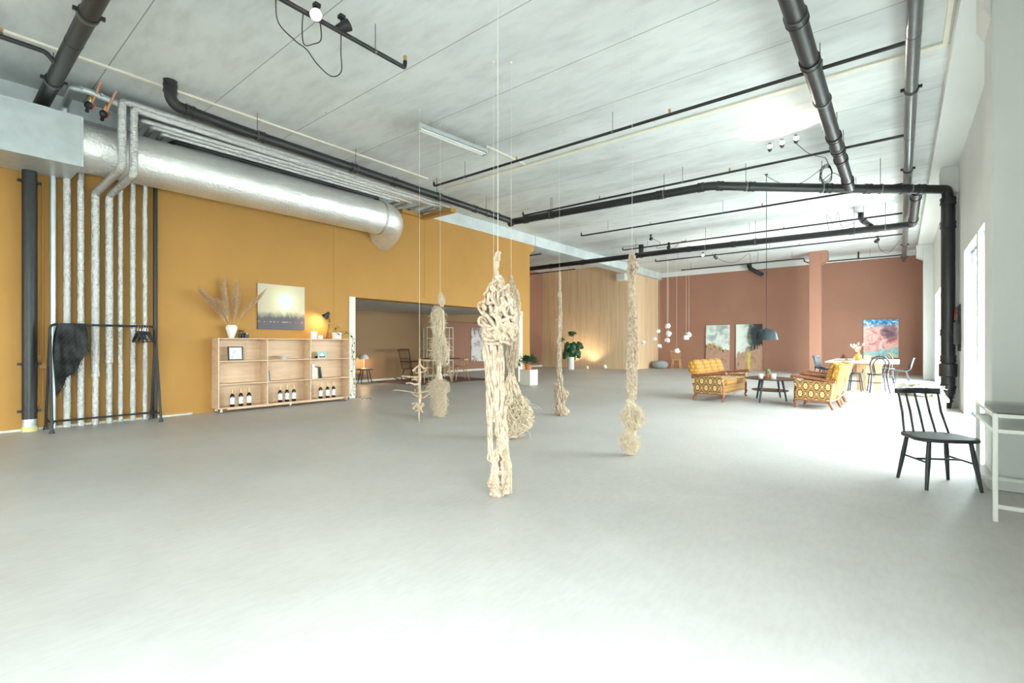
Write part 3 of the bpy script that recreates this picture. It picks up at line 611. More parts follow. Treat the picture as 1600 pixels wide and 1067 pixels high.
# ------------------------------------------------------------------ clothes rack, scarf, hangers
root = thing('clothes_rack', 'black tubular clothes rack standing before the foil risers', 'clothes rack', (-9.16, 1.77, 0))
X0, X1, YA, YB, ZT = -9.40, -8.9, 1.165, 2.375, 1.48
R_ = .017
MB().tube(bend([(-9.15, YA, .9), (-9.15, YA, ZT), (-9.15, YB, ZT), (-9.15, YB, .9)], .07), R_, 12).build('top_frame', M['black'], root, off=root.location)
for y_ in (YA, YB):
    sg = -1 if y_ == YA else 1
    for xt, xx in ((-9.15+.012, X1), (-9.15-.012, X0)):
        lg = MB().tube([(xt, y_, 1.32), (xx, y_+sg*.01, .02)], R_, 10).build('leg', M['black'], root, off=root.location)
        ft = MB().lathe([(.02,.06),(.024,.03),(.030,.012),(.030,0),(0,0)], (xx, y_+sg*.01, 0), 12).build('foot', M['black'], lg, off=root.location)
    MB().tube([(X0+.02, y_, .13), (X1-.02, y_, .13)], R_*.9, 10).build('end_rail', M['black'], root, off=root.location)
MB().tube([(-9.15, YA, .13), (-9.15, YB, .13)], .014, 10).build('bottom_rail', M['black'], root, off=root.location)
root = thing('scarf', 'charcoal fringed woven scarf draped over the rack bar', 'scarf', (-9.15, 1.4, 1.48))
bot = [(1.215,.50),(1.27,.545),(1.305,.63),(1.325,.73),(1.40,.80),(1.455,.84),(1.475,.95),(1.51,1.02),(1.56,1.10),(1.575,1.19)]
def cloth(front):
    NU, NV = 44, 30; m = MB(); vs = []
    for i in range(NU+1):
        u = i/NU; k = u*(len(bot)-1); a = min(int(k), len(bot)-2); f = k-a
        yb = lerp(bot[a][0], bot[a+1][0], f); zb = lerp(bot[a][1], bot[a+1][1], f)
        if not front: zb = lerp(zb, 1.2, .55)
        for j in range(NV+1):
            v = j/NV; yt = lerp(1.245, 1.535, u)
            spread = math.sin(min(1, v*1.6)*PI/2)
            y_ = lerp(yt, yb, v**.8) - (.03*math.sin(v*PI)*(1-u)); z_ = lerp(1.50, zb, v)
            fold = .026*math.sin(u*15+v*2.4)*spread + .014*math.sin(u*29-v*5)*spread
            x_ = (.012+.012*min(1, v*8)+.02*v+fold) * (1 if front else -.9)
            vs.append((x_, y_-1.4, z_-1.48))
    fs = [(i*(NV+1)+j, (i+1)*(NV+1)+j, (i+1)*(NV+1)+j+1, i*(NV+1)+j+1) for i in range(NU) for j in range(NV)]
    m.add(vs, fs); return m, vs, NU, NV
fm, fv, NU, NV = cloth(True); o = fm.build('front_drape', M['scarf'], root); o.modifiers.new('thick', 'SOLIDIFY').thickness = .004
bm_, _, _, _ = cloth(False); o = bm_.build('back_drape', M['scarf'], root); o.modifiers.new('thick', 'SOLIDIFY').thickness = .004
m = MB()
for i in range(0, NU+1):
    p = Vector(fv[i*(NV+1)+NV]); 
    if i % 2 == 0:
        w = Vector((random.uniform(-.01,.015), random.uniform(-.02,.02), -random.uniform(.03,.055)))
        m.tube([p, p+w*.5+Vector((0,.004,0)), p+w], [.0034,.0032,.0015], 4)
m.build('fringe', M['scarf'], root)
hroot = None
for k in range(5):
    y_ = 2.15+.032*k; rz = (.10, .20, .06, .24, .14)[k]
    lab = ['black wooden coat hanger, first from the left on the rack', 'black wooden coat hanger, second from the left on the rack', 'black wooden coat hanger in the middle of the five on the rack', 'black wooden coat hanger, fourth from the left on the rack', 'black wooden coat hanger nearest the right end of the rack'][k]
    if hroot is None:
        hroot = thing('coat_hanger', lab, 'coat hanger', (-9.15, y_, ZT), rz, 'coat hangers on the rack')
        hk = [(0,0,-.09)]+[(0+.027*math.sin(a), 0, -.009-.0+.026*math.cos(a)) for a in [PI*1.0+.0, PI*.75, PI*.5, PI*.25, 0, -PI*.25, -PI*.5, -PI*.62]]
        MB().tube(hk, .003, 6).build('hook', M['steel'], hroot)
        m = MB().tube([(-.20,0,-.245),(-.15,0,-.195),(-.05,0,-.105),(0,0,-.088),(.05,0,-.105),(.15,0,-.195),(.20,0,-.245)], [.010,.014,.016,.017,.016,.014,.010], 8)
        m.build('shoulder_bar', M['black_wood'], hroot); MB().tube([(-.19,0,-.24),(.19,0,-.24)], .008, 8).build('trouser_bar', M['black_wood'], hroot)
    else: dup(hroot, (-9.15, y_, ZT), rz, lab)

# ------------------------------------------------------------------ bookcase and what is on it
SX0, SX1, SY0, SY1, SZ0, SZ1 = -9.49, -9.19, 3.29, 5.85, .07, 1.31
T = .018
root = thing('bookcase', 'long low birch plywood bookcase on castors against the yellow wall', 'bookcase', (-9.34, 4.57, 0))
def part(name, mb, mat, r, bevel=.0015): return mb.build(name, mat, r, off=r.location, bevel=bevel)
part('top', MB().box(SX0, SX1, SY0, SY1, SZ1-T, SZ1), M['birch'], root)
part('base', MB().box(SX0, SX1, SY0, SY1, SZ0, SZ0+T).box(SX1-.03, SX1-.012, SY0+.15, SY1-.15, SZ0-.025, SZ0), M['birch'], root)
part('back_panel', MB().box(SX0, SX0+.008, SY0+T, SY1-T, SZ0+T, SZ1-T), M['birch'], root)
for yy in (SY0, SY1-T): part('side_panel', MB().box(SX0, SX1, yy, yy+T, SZ0+T, SZ1-T), M['birch'], root)
DV = [4.117, 4.963]
for yy in DV: part('divider', MB().box(SX0+.008, SX1-.001, yy, yy+T, SZ0+T, SZ1-T), M['birch'], root)
bays = [(SY0+T, DV[0]), (DV[0]+T, DV[1]), (DV[1]+T, SY1-T)]
for a, b in bays:
    for zz in (.485, .893): part('shelf', MB().box(SX0+.008, SX1-.002, a, b, zz, zz+T), M['birch'], root)
for xx in (SX0+.05, SX1-.03):
    for yy in (SY0+.06, 4.57, SY1-.06):
        c = MB().torus((xx, yy, .024), .015, .0095, 'x', 16, 8).box(xx-.012, xx+.012, yy-.01, yy+.012, .03, .0695).lathe([(.0,.062),(.025,.062),(.025,.0698),(0,.0698)], (xx, yy, 0), 12)
        c.build('castor', M['steel'], root, off=root.location)
B0 = SZ0+T
labm = N('bottle_label'); x, y, z = labm.xyz(); wv = labm.math('ABSOLUTE', labm.math('SUBTRACT', z, labm.math('ADD', .085, labm.math('MULTIPLY', labm.math('SINE', labm.math('MULTIPLY', y, 160)), .008))))
mk = labm.math('MULTIPLY', labm.math('LESS_THAN', wv, .0035), labm.math('LESS_THAN', labm.math('ABSOLUTE', labm.math('SUBTRACT', y, .012)), .016))
labm.color(labm.mix(mk, (.80,.82,.80,1), (.08,.10,.09,1))); labm.set(.6)
proto = None
place = ['leftmost', 'middle', 'rightmost']; bay = ['left', 'middle', 'right']
for k, yy in enumerate((3.545, 3.69, 3.83, 4.395, 4.53, 4.665, 5.225, 5.38, 5.515)):
    lab = 'dark wine bottle with white label, %s of three in the %s lower bay' % (place[k % 3], bay[k//3])
    if proto is None:
        proto = thing('wine_bottle', lab, 'wine bottle', (-9.27, yy, B0), 0, 'wine bottles on the bottom shelf')
        MB().lathe([(0,.0),(.036,.0),(.0385,.006),(.0385,.18),(.035,.2),(.022,.222),(.015,.235),(.0145,.305),(0,.305)], n=24).build('glass_body', M['bottle'], proto)
        MB().lathe([(.0392,.045),(.0392,.165)], n=24).build('paper_label', labm.m, proto.children[0])
        MB().lathe([(.0155,.232),(.0158,.24),(.0155,.312),(0,.313)], n=16).build('foil_cap', plain('gold_foil', (.72,.45,.18), .35, .4), proto)
    else: dup(proto, (-9.27, yy, B0), random.uniform(-.15,.15), lab)
# framed picture
S1 = .893+T; S2 = .485+T
def leaning(mb, name, mat, parent, rot): 
    o = mb.build(name, mat, parent); return o
root = thing('picture_frame', 'dark framed small picture standing in the top left bay', 'picture frame', (-9.34, 3.63, S1), 0)
root.rotation_euler = (0, -.08, .06)
m = MB()
for (a, b, c, d_) in ((-.13,.13,0,.02), (-.13,.13,.23,.25), (-.13,-.11,.02,.23), (.11,.13,.02,.23)): m.box(-.012,.018,a,b,c,d_)
m.build('frame', plain('dark_frame_wood', (.035,.028,.03), .4), root, bevel=.002)
n = N('pale_print'); f = n.noise(9, 4, .6, dist=1.2); n.color(n.ramp(f, [(.3, (.30,.32,.40,1)), (.42, (.62,.66,.70,1)), (.55, (.78,.78,.78,1)), (.68, (.74,.50,.40,1))])); n.set(.35)
MB().box(-.008,.006,-.11,.11,.02,.23).build('print', n.m, root)
# bowl
root = thing('bowl', 'wide pale bowl on the middle top shelf', 'bowl', (-9.33, 4.50, S1))
MB().lathe([(0,0),(.045,0),(.05,.012),(.09,.04),(.125,.066),(.122,.070),(.085,.046),(.04,.018),(0,.016)], n=32).build('bowl_body', M['white_cer'], root)
# postcard with small dark block behind it
root = thing('postcard', 'teal card with white mountain standing in the top right bay', 'card', (-9.32, 5.29, S1)); root.rotation_euler = (0, -.1, .08)
n = N('mountain_card'); x, y, z = n.xyz(); 
mt = n.math('LESS_THAN', n.math('ADD', n.math('MULTIPLY', n.math('ABSOLUTE', y), 1.2), n.math('MULTIPLY', n.math('SUBTRACT', n.noise(60, 2), .5), .02)), n.math('SUBTRACT', .118, z))
dk = n.math('MULTIPLY', n.math('LESS_THAN', z, n.math('ADD', .03, n.math('MULTIPLY', n.noise(40, 3), .03))), n.math('LESS_THAN', n.math('ABSOLUTE', y), .07))
c = n.mix(mt, (.30,.52,.50,1), (.74,.74,.72,1)); c = n.mix(n.math('MULTIPLY', dk, n.math('GREATER_THAN', z, .012)), c, (.10,.10,.10,1)); n.color(c); n.set(.5)
MB().box(0,.004,-.105,.105,0,.135).build('card_face', n.m, root)
o = MB().box(-9.40, -9.335, 5.17, 5.22, S1, S1+.05).build('small_box', M['black'], off=(-9.36,5.2,S1), bevel=.004); tag(o, 'small dark box tucked behind the mountain card', 'box')
# books
def book(lab, y, th, h, dp, col, lean=0, z=S2, xf=-9.23, group='books in the right middle bay'):
    root = thing('book', lab, 'book', (xf, y, z), 0, group); root.rotation_euler = (lean, 0, 0)
    MB().box(-dp, 0, 0, th, 0, h).build('cover', plain('book_cover', col, .5), root, bevel=.0015)
    MB().box(-dp+.003, -.003, .003, th-.003, -.0, h+.0006).build('pages', M['cream'], root)
book('orange red book, first in the right hand row', 4.985, .035, .29, .2, (.62,.20,.12))
book('tall white book beside the orange red one', 5.022, .045, .295, .21, (.78,.78,.76))
book('cream paperback with pale spine in the right hand row', 5.069, .025, .235, .17, (.72,.68,.60))
book('white book just left of the yellow one', 5.096, .03, .22, .17, (.70,.72,.72))
book('slim yellow spined book in the right hand row', 5.128, .02, .22, .16, (.72,.62,.22), .04)
book('black and white spined book in the right hand row', 5.160, .022, .23, .17, (.09,.09,.09), .08)
book('leaning black book at the end of the right hand row', 5.213, .03, .235, .17, (.05,.05,.055), .16)
book('slim white booklet leaning in the middle bay', 4.165, .010, .25, .19, (.72,.72,.74), .09, group='booklets leaning in the middle bay')
book('slim blue grey booklet leaning in the middle bay', 4.188, .012, .2, .17, (.22,.27,.36), .10, group='booklets leaning in the middle bay')
# on top of the bookcase
root = thing('vase', 'white ribbed tapering vase holding pampas on the bookcase', 'vase', (-9.34, 3.56, SZ1))
MB().lathe([(0,0),(.042,0),(.046,.01),(.075,.10),(.092,.16),(.094,.19),(.085,.215),(.072,.225),(.074,.235),(.066,.235),(.06,.21),(.0,.2)], n=40).build('vase_body', M['white_cer'], root)
def pampas(lab, ctrl, w, fluff):
    root = thing('pampas_plume', lab, 'dried grass', (-9.34, 3.56, SZ1+.2), group='pampas plumes in the white vase')
    off = Vector((-9.34, 3.56, SZ1+.2)); pts = [p-off for p in curve_pts(ctrl, 8)]
    MB().tube(pts, [lerp(.005,.002,i/len(pts)) for i in range(len(pts))], 6).build('stalk', M['pampas'], root)
    m = MB(); k0 = int(len(pts)*.33)
    for i in range(fluff):
        t = random.random(); k = k0 + t*(len(pts)-1-k0); a = int(k); p = pts[min(a, len(pts)-1)]
        q = pts[min(a+2, len(pts)-1)]; dr = (q-pts[max(a-2,0)]).normalized()
        ww = w*(math.sin(min(1, .08+t*.98)*PI)**.7)
        rd = Vector((random.gauss(0,1), random.gauss(0,1), random.gauss(0,.6))).normalized()
        e = p+rd*ww*random.uniform(.5,1)+dr*random.uniform(.05,.13)
        e.x = max(e.x, -.145)
        m.tube([p, (p+e)/2+rd*ww*.2, e], [.0030,.0034,.0012], 3, False)
    m.build('plume', M['pampas'], root)
zz = SZ1+.06
pampas('pampas plume fanning out to the far left of the vase', [(-9.34,3.545,zz),(-9.33,3.47,1.56),(-9.32,3.33,1.80),(-9.31,3.17,2.0),(-9.3,3.10,2.08)], .085, 900)
pampas('short drooping pampas plume lower left in the vase', [(-9.34,3.55,zz),(-9.31,3.50,1.58),(-9.27,3.44,1.75),(-9.22,3.36,1.88),(-9.2,3.27,1.94)], .085, 900)
pampas('tallest upright pampas plume in the vase', [(-9.35,3.56,zz),(-9.36,3.545,1.6),(-9.37,3.50,1.85),(-9.38,3.46,2.1),(-9.38,3.46,2.36)], .075, 900)
pampas('second upright pampas plume right of the tallest one', [(-9.34,3.57,zz),(-9.33,3.59,1.6),(-9.32,3.62,1.85),(-9.32,3.64,2.08),(-9.32,3.64,2.28)], .080, 900)
pampas('pampas plume leaning right across the sunset canvas', [(-9.34,3.575,zz),(-9.33,3.66,1.55),(-9.32,3.80,1.82),(-9.31,3.97,2.02),(-9.30,4.10,2.18)], .052, 800)
root = thing('camera_body', 'old black camera standing on the bookcase beside the vase', 'camera', (-9.32, 3.775, SZ1))
MB().box(-.03,.03,-.06,.06,0,.075).box(-.02,.02,-.02,.02,.075,.10).build('body', M['black'], root, bevel=.004)
MB().tube([(.03,.005,.04),(.075,.005,.04)], .027, 14).build('lens', M['black_pipe'], root)
MB().tube([(0,.04,.075),(0,.04,.088)], .012, 10).build('dial', M['steel'], root)
root = thing('jar', 'small smoky glass jar behind the old camera', 'jar', (-9.40, 3.745, SZ1))
n = N('smoky_glass'); n.color((.16,.12,.07,1)); n.set(.15)
MB().lathe([(0,0),(.045,0),(.05,.02),(.045,.09),(.035,.12),(.05,.15),(.047,.15),(.03,.12),(0,.1)], n=20).build('jar_body', n.m, root)
root = thing('candle_holder', 'tall white candle holder on the right of the bookcase top', 'candle holder', (-9.32, 5.095, SZ1))
MB().lathe([(0,0),(.062,0),(.066,.01),(.072,.15),(.065,.15),(.06,.02),(0,.02)], n=28).build('cup', M['white_cer'], root)
root = thing('candle_holder', 'short white candle holder beside the tall one on the bookcase', 'candle holder', (-9.30, 5.235, SZ1))
MB().lathe([(0,0),(.045,0),(.05,.008),(.05,.075),(.045,.075),(.043,.02),(0,.02)], n=24).build('cup', M['white_cer'], root)
root = thing('desk_lamp', 'black jointed desk lamp lit on the bookcase', 'desk lamp', (-9.35, 5.41, SZ1))
MB().lathe([(0,0),(.075,0),(.078,.008),(.06,.016),(0,.018)], n=28).build('base', M['black'], root)
A = Vector((0,0,.015)); Bp = Vector((.01,.055,.33)); Cp = Vector((.09,-.02,.50)); 
m = MB()
for k in (-.012,.012): m.tube([A+Vector((0,k,0)), Bp+Vector((0,k,0))], .005, 6)
m.build('lower_arm', M['black'], root); MB().tube([Bp, Cp], .006, 6).tube([Bp+Vector((.015,.015,.0)), Cp+Vector((.012,.012,0))], .004, 6).build('upper_arm', M['black'], root)
MB().ball(Bp, .016, 10, 6).build('joint', M['steel'], root)
ax = Vector((-.55,-.45,-.75)).normalized(); q = ax.to_track_quat('Z','Y').to_matrix(); hp = Cp+Vector((.0,-.03,.0))
t = MB().lathe([(.018,-.07),(.03,-.06),(.036,-.01),(.06,.035),(.072,.07),(.066,.07),(.05,.03),(.03,0),(0,-.01)], n=20); m = MB().add([hp+q@Vector(v) for v in t.v], t.f); hd = m.build('lamp_head', M['black'], root)
MB().ball(hp+ax*.03, .024, 10, 8).build('bulb', M['bulb'], hd)
l = bpy.data.lights.new('desk_bulb', 'SPOT'); l.energy = 4.5; l.color = (1,.66,.34); l.spot_size = 2.7; l.spot_blend = 1; l.shadow_soft_size = .03
lo = bpy.data.objects.new('desk_bulb', l); COL.objects.link(lo); lo.parent = root; lo.location = hp+ax*.06; lo.rotation_euler = ax.to_track_quat('-Z','Y').to_euler()
root = thing('planter', 'white pot with trailing vine at the bookcase end', 'plant pot', (-9.32, 5.62, SZ1))
MB().lathe([(0,0),(.085,0),(.092,.01),(.10,.14),(.092,.14),(.085,.1),(0,.1)], n=28).build('pot', M['white_cer'], root)
def leaf(m, p, dr, L, w, droop=.2):
    dr = Vector(dr).normalized(); s = dr.cross(Vector((0,0,1))); s = s.normalized() if s.length > .05 else Vector((1,0,0)); u = s.cross(dr)
    P = Vector(p); mid = P+dr*L*.5; tip = P+dr*L-u*droop*L*.3
    vs = [P, P+dr*L*.22+s*w*.36+u*.004, mid+s*w*.5+u*w*.12, P+dr*L*.8+s*w*.28, tip, P+dr*L*.8-s*w*.28, mid-s*w*.5+u*w*.12, P+dr*L*.22-s*w*.36+u*.004, mid]
    m.add(vs, [(0,1,2,8),(8,2,3,4),(8,4,5,6),(0,8,6,7)])
vine = thing('trailing_vine', 'long leafy vine trailing from the pot down to the floor', 'vine', (-9.32, 5.62, SZ1+.1))
off = vine.location.copy(); st = MB(); lf = MB()
for ctrl in ([(-9.32,5.62,1.40),(-9.25,5.72,1.47),(-9.2,5.87,1.44),(-9.17,5.90,1.30),(-9.17,5.88,1.05),(-9.16,5.93,.8),(-9.17,5.89,.55),(-9.16,5.95,.35),(-9.15,5.90,.18),(-9.1,5.96,.06),(-9.05,6.12,.02),(-9.0,6.25,.02)],
             [(-9.32,5.62,1.40),(-9.27,5.78,1.44),(-9.19,5.90,1.36),(-9.18,5.96,1.15),(-9.17,5.91,.9),(-9.18,5.99,.66),(-9.17,5.94,.42),(-9.15,5.86,.2),(-9.1,5.74,.06),(-9.0,5.6,.02)],
             [(-9.32,5.60,1.40),(-9.30,5.58,1.52),(-9.28,5.60,1.60)], [(-9.32,5.60,1.40),(-9.22,5.57,1.45),(-9.2,5.56,1.40)]):
    pts = curve_pts(ctrl, 10); st.tube([p-off for p in pts], .003, 5)
    for i in range(2, len(pts), 4):
        dr = Vector((random.uniform(-.1,1), random.uniform(-1,1), random.uniform(-.9,.5)))
        p = pts[i]-off; leaf(lf, p, dr, random.uniform(.055,.10), random.uniform(.024,.04))
st.build('stem', M['stem'], vine); lf.build('leaves', M['vine'], vine)
# canvas over the bookcase
root = thing('canvas', 'hazy sunset canvas with white sun hanging on the yellow wall', 'painting', (-9.5, 4.53, 1.925))
n = N('sunset_print'); x, y, z = n.xyz(); r = n.math('SQRT', n.math('ADD', n.math('POWER', n.math('ADD', y, -.07), 2), n.math('POWER', n.math('SUBTRACT', z, .12), 2)))
c = n.ramp(n.math('MULTIPLY', r, 1.6), [(0, (.78,.88,.86,1)), (.20, (.80,.88,.82,1)), (.33, (.80,.74,.48,1)), (.55, (.68,.60,.40,1)), (1, (.52,.47,.36,1))])
tr = n.math('ADD', z, n.math('MULTIPLY', n.noise(18, 5, .7, stretch=(1,1,.5)), .22))
c = n.mix(n.ramp(tr, [(.0, (1,1,1,1)), (.09, (0,0,0,1))]) if False else n.math('SUBTRACT', 1, n.math('SMOOTH_MIN', 1, n.math('MAXIMUM', 0, n.math('DIVIDE', n.math('ADD', tr, .10), .12)), .05), clamp=True), c, (.115,.10,.115,1))
hl = n.math('MULTIPLY', n.math('LESS_THAN', n.math('ABSOLUTE', n.math('ADD', z, .29)), .012), n.math('GREATER_THAN', n.noise(24, 2), .54)); c = n.mix(n.math('MULTIPLY', hl, .6), c, (.5,.42,.38,1))
n.color(c); n.set(.6); MB().box(.002,.03,-.462,.462,-.437,.437).build('canvas_face', n.m, root, bevel=.003)
# ------------------------------------------------------------------ hanging fibre sculptures
def wig(ctrl, amp, n=6, fr=1.0):
    out = []
    pts = curve_pts(ctrl, n)
    ph = [random.uniform(0, 6.28) for _ in range(6)]; fq = [random.uniform(.5, 1.6)*fr for _ in range(6)]
    for i, p in enumerate(pts):
        k = i
        out.append(p+Vector((amp*(math.sin(k*fq[0]+ph[0])+.5*math.sin(k*2.1*fq[1]+ph[1])), amp*(math.sin(k*fq[2]+ph[2])+.5*math.sin(k*1.9*fq[3]+ph[3])), amp*.4*math.sin(k*fq[4]+ph[4]))))
    return out
def yarn(m, ctrl, r, amp, n=6, k=6, fr=1.0):
    p = wig(ctrl, amp, n, fr); m.tube(p, [r*random.uniform(.72,1.3) for _ in p], k)
LAT = Vector((math.cos(TH), math.sin(TH), 0)); DEP = Vector((-math.sin(TH), math.cos(TH), 0)); UP = Vector((0,0,1))
def at(l, d, z): return LAT*l+DEP*d+UP*z
def rnd(r): 
    a = random.uniform(0, 2*PI); q = r*math.sqrt(random.random()); return q*math.cos(a), q*math.sin(a)
def string_to(root, l, z0, ztop=ZC, d=0):
    return MB().tube([at(l,d,z0), at(l,d,ztop)], .0022, 5).lathe([(0,ztop-.012),(.014,ztop-.012),(.014,ztop-.001),(0,ztop-.001)], tuple(at(l,d,0)), 8).build('string', M['string'], root)
def hank(m, prof, nstr, r, amp, swirl=0, fr=1.0, n=5):
    """prof: list of (z, lateral centre, half width); strands run top to bottom inside it"""
    for i in range(nstr):
        a = random.uniform(0, 2*PI); q = math.sqrt(random.uniform(.15, 1)); ctrl = []
        for j, (z, l, w) in enumerate(prof):
            aa = a+swirl*j+random.uniform(-.35,.35); qq = min(1, max(.1, q+random.uniform(-.2,.2)))
            ctrl.append(at(l+w*qq*math.cos(aa), w*.8*qq*math.sin(aa), z))
        yarn(m, ctrl, r, amp, n, 5, fr)
def fluffs(m, c, rl, rz, nn, r=.004, loop=.12):
    for i in range(nn):
        a, b = rnd(1); zz = random.uniform(-1,1); s = math.sqrt(max(.05, 1-zz*zz))
        p = at(c[0]+rl*a*s, c[1]+rl*.8*b*s, c[2]+rz*zz)
        ctrl = [p]
        for k in range(4):
            dv = Vector((random.gauss(0,1), random.gauss(0,1), random.gauss(0,.9))).normalized()*loop*random.uniform(.3,.6)
            q = ctrl[-1]+dv; cc = at(*c); v = q-cc
            v = Vector((v.x, v.y, v.z*rl/rz))
            if v.length > rl*1.12: v = v*(rl*1.08/v.length)
            ctrl.append(cc+Vector((v.x, v.y, v.z*rz/rl)))
        m.tube(curve_pts(ctrl, 4), [r*random.uniform(.6,1.2) for _ in range(17)], 4)

def frizz(m, c, rl, rz, nn, out=.05, r=.0012):
    for i in range(nn):
        a = random.uniform(0, 6.283); zz = random.uniform(-1, 1); q = math.sqrt(max(0, 1-zz*zz))
        d0 = LAT*(q*math.cos(a))+DEP*(q*math.sin(a))+UP*zz*.4
        p = at(c[0]+rl*.85*q*math.cos(a), c[1]+rl*.7*q*math.sin(a), c[2]+rz*.9*zz)
        g = lambda: max(-1.4, min(1.4, random.gauss(0,1)))
        k1 = p+d0*out*random.uniform(.3,.8)+Vector((g(),g(),g()))*out*.25; k2 = k1+Vector((g(),g(),g()-.6))*out*.5; k3 = k2+Vector((g(),g(),g()-.5))*out*.45
        for k in (k1, k2, k3): k.z = max(.012, k.z)
        m.tube(curve_pts([p, k1, k2, k3], 3), [r]*9+[r*.6], 3, False)
# 1 the large knotted one nearest the camera
S = thing('fibre_sculpture', 'large cream knotted wool hanging nearest the camera', 'hanging sculpture', (-2.478, 2.893, 0))
string_to(S, .0, 1.93)
m = MB()
for k in range(5):
    yarn(m, [at(-.005,0,1.66), at(-.012+.004*k,.01*(k-2),1.76), at(.005-.006*k,0,1.86), at(.012,.01,1.93), at(-.022+.004*k,.012*(k-2),1.90), at(-.018,0,1.80), at(.0,0,1.70)], .010, .004)
m.build('loop_knot', M['fibre'], S)
m = MB()
body = [(1.74,.0,.03),(1.66,.0,.07),(1.56,.01,.115),(1.44,.015,.125),(1.32,.015,.12),(1.24,.0,.09)]
hank(m, body, 26, .011, .010, .25)
for i in range(30):   # thick ropes wandering over the surface
    a = random.uniform(-PI, PI); z = random.uniform(1.36, 1.66); ctrl = []
    for k in range(6):
        w = .045+.085*math.sin(min(1,max(0,(1.78-z)/.5))*PI*.62)
        ctrl.append(at(.012+w*math.cos(a), w*.9*math.sin(a), z)); a += random.uniform(-.15,.85); z += random.uniform(-.14,.07); z = min(1.72, max(1.24, z))
    yarn(m, ctrl, random.uniform(.011,.017), .005)
for ctrl in ([(-.10,-.03,1.44),(-.145,-.03,1.47),(-.15,-.02,1.52),(-.115,-.03,1.54),(-.09,-.02,1.52)], [(-.11,-.02,1.34),(-.15,-.02,1.37),(-.14,-.01,1.42),(-.10,-.02,1.41)], [(.0,-.1,1.60),(.07,-.09,1.655),(.085,-.07,1.66),(.08,-.06,1.61)]):
    yarn(m, [at(*q) for q in ctrl], .010, .003)
for k in range(9):
    z = 1.275+.01*k*(k%3-1); a0 = random.uniform(0,1)
    yarn(m, [at(-.01+.105*math.cos(a0+q), .085*math.sin(a0+q), z+.012*math.sin(3*q)) for q in (0,.8,1.6,2.4,3.2,4,4.8,5.6,6.28)], .013, .006)
m.build('knotted_body', M['fibre'], S)
m = MB(); hank(m, [(1.30,-.03,.08),(1.1,-.03,.075),(.9,-.025,.072),(.72,-.02,.065),(.60,-.015,.055)], 34, .012, .006, .1)
m.build('hanging_hank', M['fibre'], S)
m = MB(); hank(m, [(.75,-.06,.025),(.6,-.065,.022),(.45,-.06,.018),(.30,-.055,.022),(.285,-.055,.012)], 7, .009, .004)
m.build('short_tail', M['fibre'], S)
m = MB(); hank(m, [(.72,.03,.045),(.56,.025,.038),(.42,.035,.034),(.33,.01,.05),(.24,.005,.065),(.12,.0,.07),(.04,-.005,.055),(.012,.0,.03)], 24, .011, .009, .3)
fluffs(m, (.0,0,.12), .07, .11, 26, .009, .12); m.build('long_tail', M['fibre'], S)
m = MB(); hank(m, [(.46,.05,.02),(.3,.065,.03),(.15,.075,.035),(.03,.07,.04)], 60, .0016, .006)
m.build('loose_tuft', M['flax'], S)
# 2 the wool bag behind it
S = thing('fibre_sculpture', 'cream hank swelling into a bag of curly wool, just behind the large knotted one', 'hanging sculpture', (-3.862, 4.785, 0))
string_to(S, -.01, 2.07); string_to(S, -.235, 1.98, d=-.02)
m = MB(); hank(m, [(2.08,-.01,.006),(1.98,.0,.02),(1.85,.03,.04),(1.72,.04,.06),(1.55,.03,.06),(1.35,.0,.055),(1.15,-.01,.06),(.95,-.02,.05),(.80,.0,.03)], 34, .010, .008, .2)
hank(m, [(1.98,-.235,.006),(1.85,-.22,.02),(1.65,-.17,.03),(1.45,-.10,.03),(1.2,-.05,.03)], 12, .010, .008)
m.build('hank', M['hemp'], S)
m = MB(); hank(m, [(1.9,.06,.01),(1.7,.075,.03),(1.4,.05,.04),(1.1,.05,.05),(.9,.03,.03)], 70, .002, .01); m.build('loose_fibre', M['flax'], S)
m = MB(); hank(m, [(.84,-.01,.02),(.74,-.01,.06),(.6,.0,.12),(.42,.01,.17),(.26,.02,.19),(.14,.02,.16),(.06,.01,.10)], 80, .009, .012, .15)
fluffs(m, (.01,0,.30), .20, .26, 240, .0085, .16); fluffs(m, (.14,0,.27), .13, .17, 110, .0085, .14); fluffs(m, (-.03,0,.13), .16, .11, 90, .0085, .14)
frizz(m,(.01,0,.32),.22,.28,420,.075,.0025); m.build('wool_bag', M['flax'], S)
# 3 the tall roped one right of centre
S = thing('fibre_sculpture', 'tall roped fleece column ending in two puffs, right of the centre', 'hanging sculpture', (-2.284, 4.878, 0))
string_to(S, .02, 2.19)
m = MB(); hank(m, [(2.20,.02,.012),(2.14,.02,.03),(2.06,.03,.055),(1.98,.02,.05),(1.9,.02,.03),(1.7,.02,.03),(1.5,.02,.033),(1.3,.025,.04),(1.15,.015,.05),(1.0,.025,.05),(.85,.02,.048),(.72,.02,.04),(.6,.02,.03)], 30, .0095, .009, .25, 1.2, 6)
for i in range(40):
    z = random.uniform(.75, 1.55); a = random.uniform(0, 6.28); yarn(m, [at(.02+.04*math.cos(a+q), .04*math.sin(a+q), z-.03*q) for q in (0,.7,1.4,2.1)], .010, .008)
yarn(m, [at(.03,-.03,1.25), at(.06,-.05,1.18), at(.085,-.05,1.10)], .008, .003); yarn(m, [at(-.01,-.03,1.08), at(-.05,-.04,1.02), at(-.045,-.03,.93)], .012, .004)
m.build('rope_column', M['fibre'], S)
m = MB(); hank(m, [(.86,.02,.04),(.78,.02,.055),(.70,.01,.05),(.62,.015,.033),(.52,.0,.035),(.46,.0,.03)], 18, .011, .008, .3); m.build('lower_rope', M['fibre'], S)
m = MB(); hank(m, [(.60,-.02,.02),(.52,.01,.08),(.42,.02,.11),(.32,.03,.085),(.25,.01,.03)], 90, .0055, .006, .25)
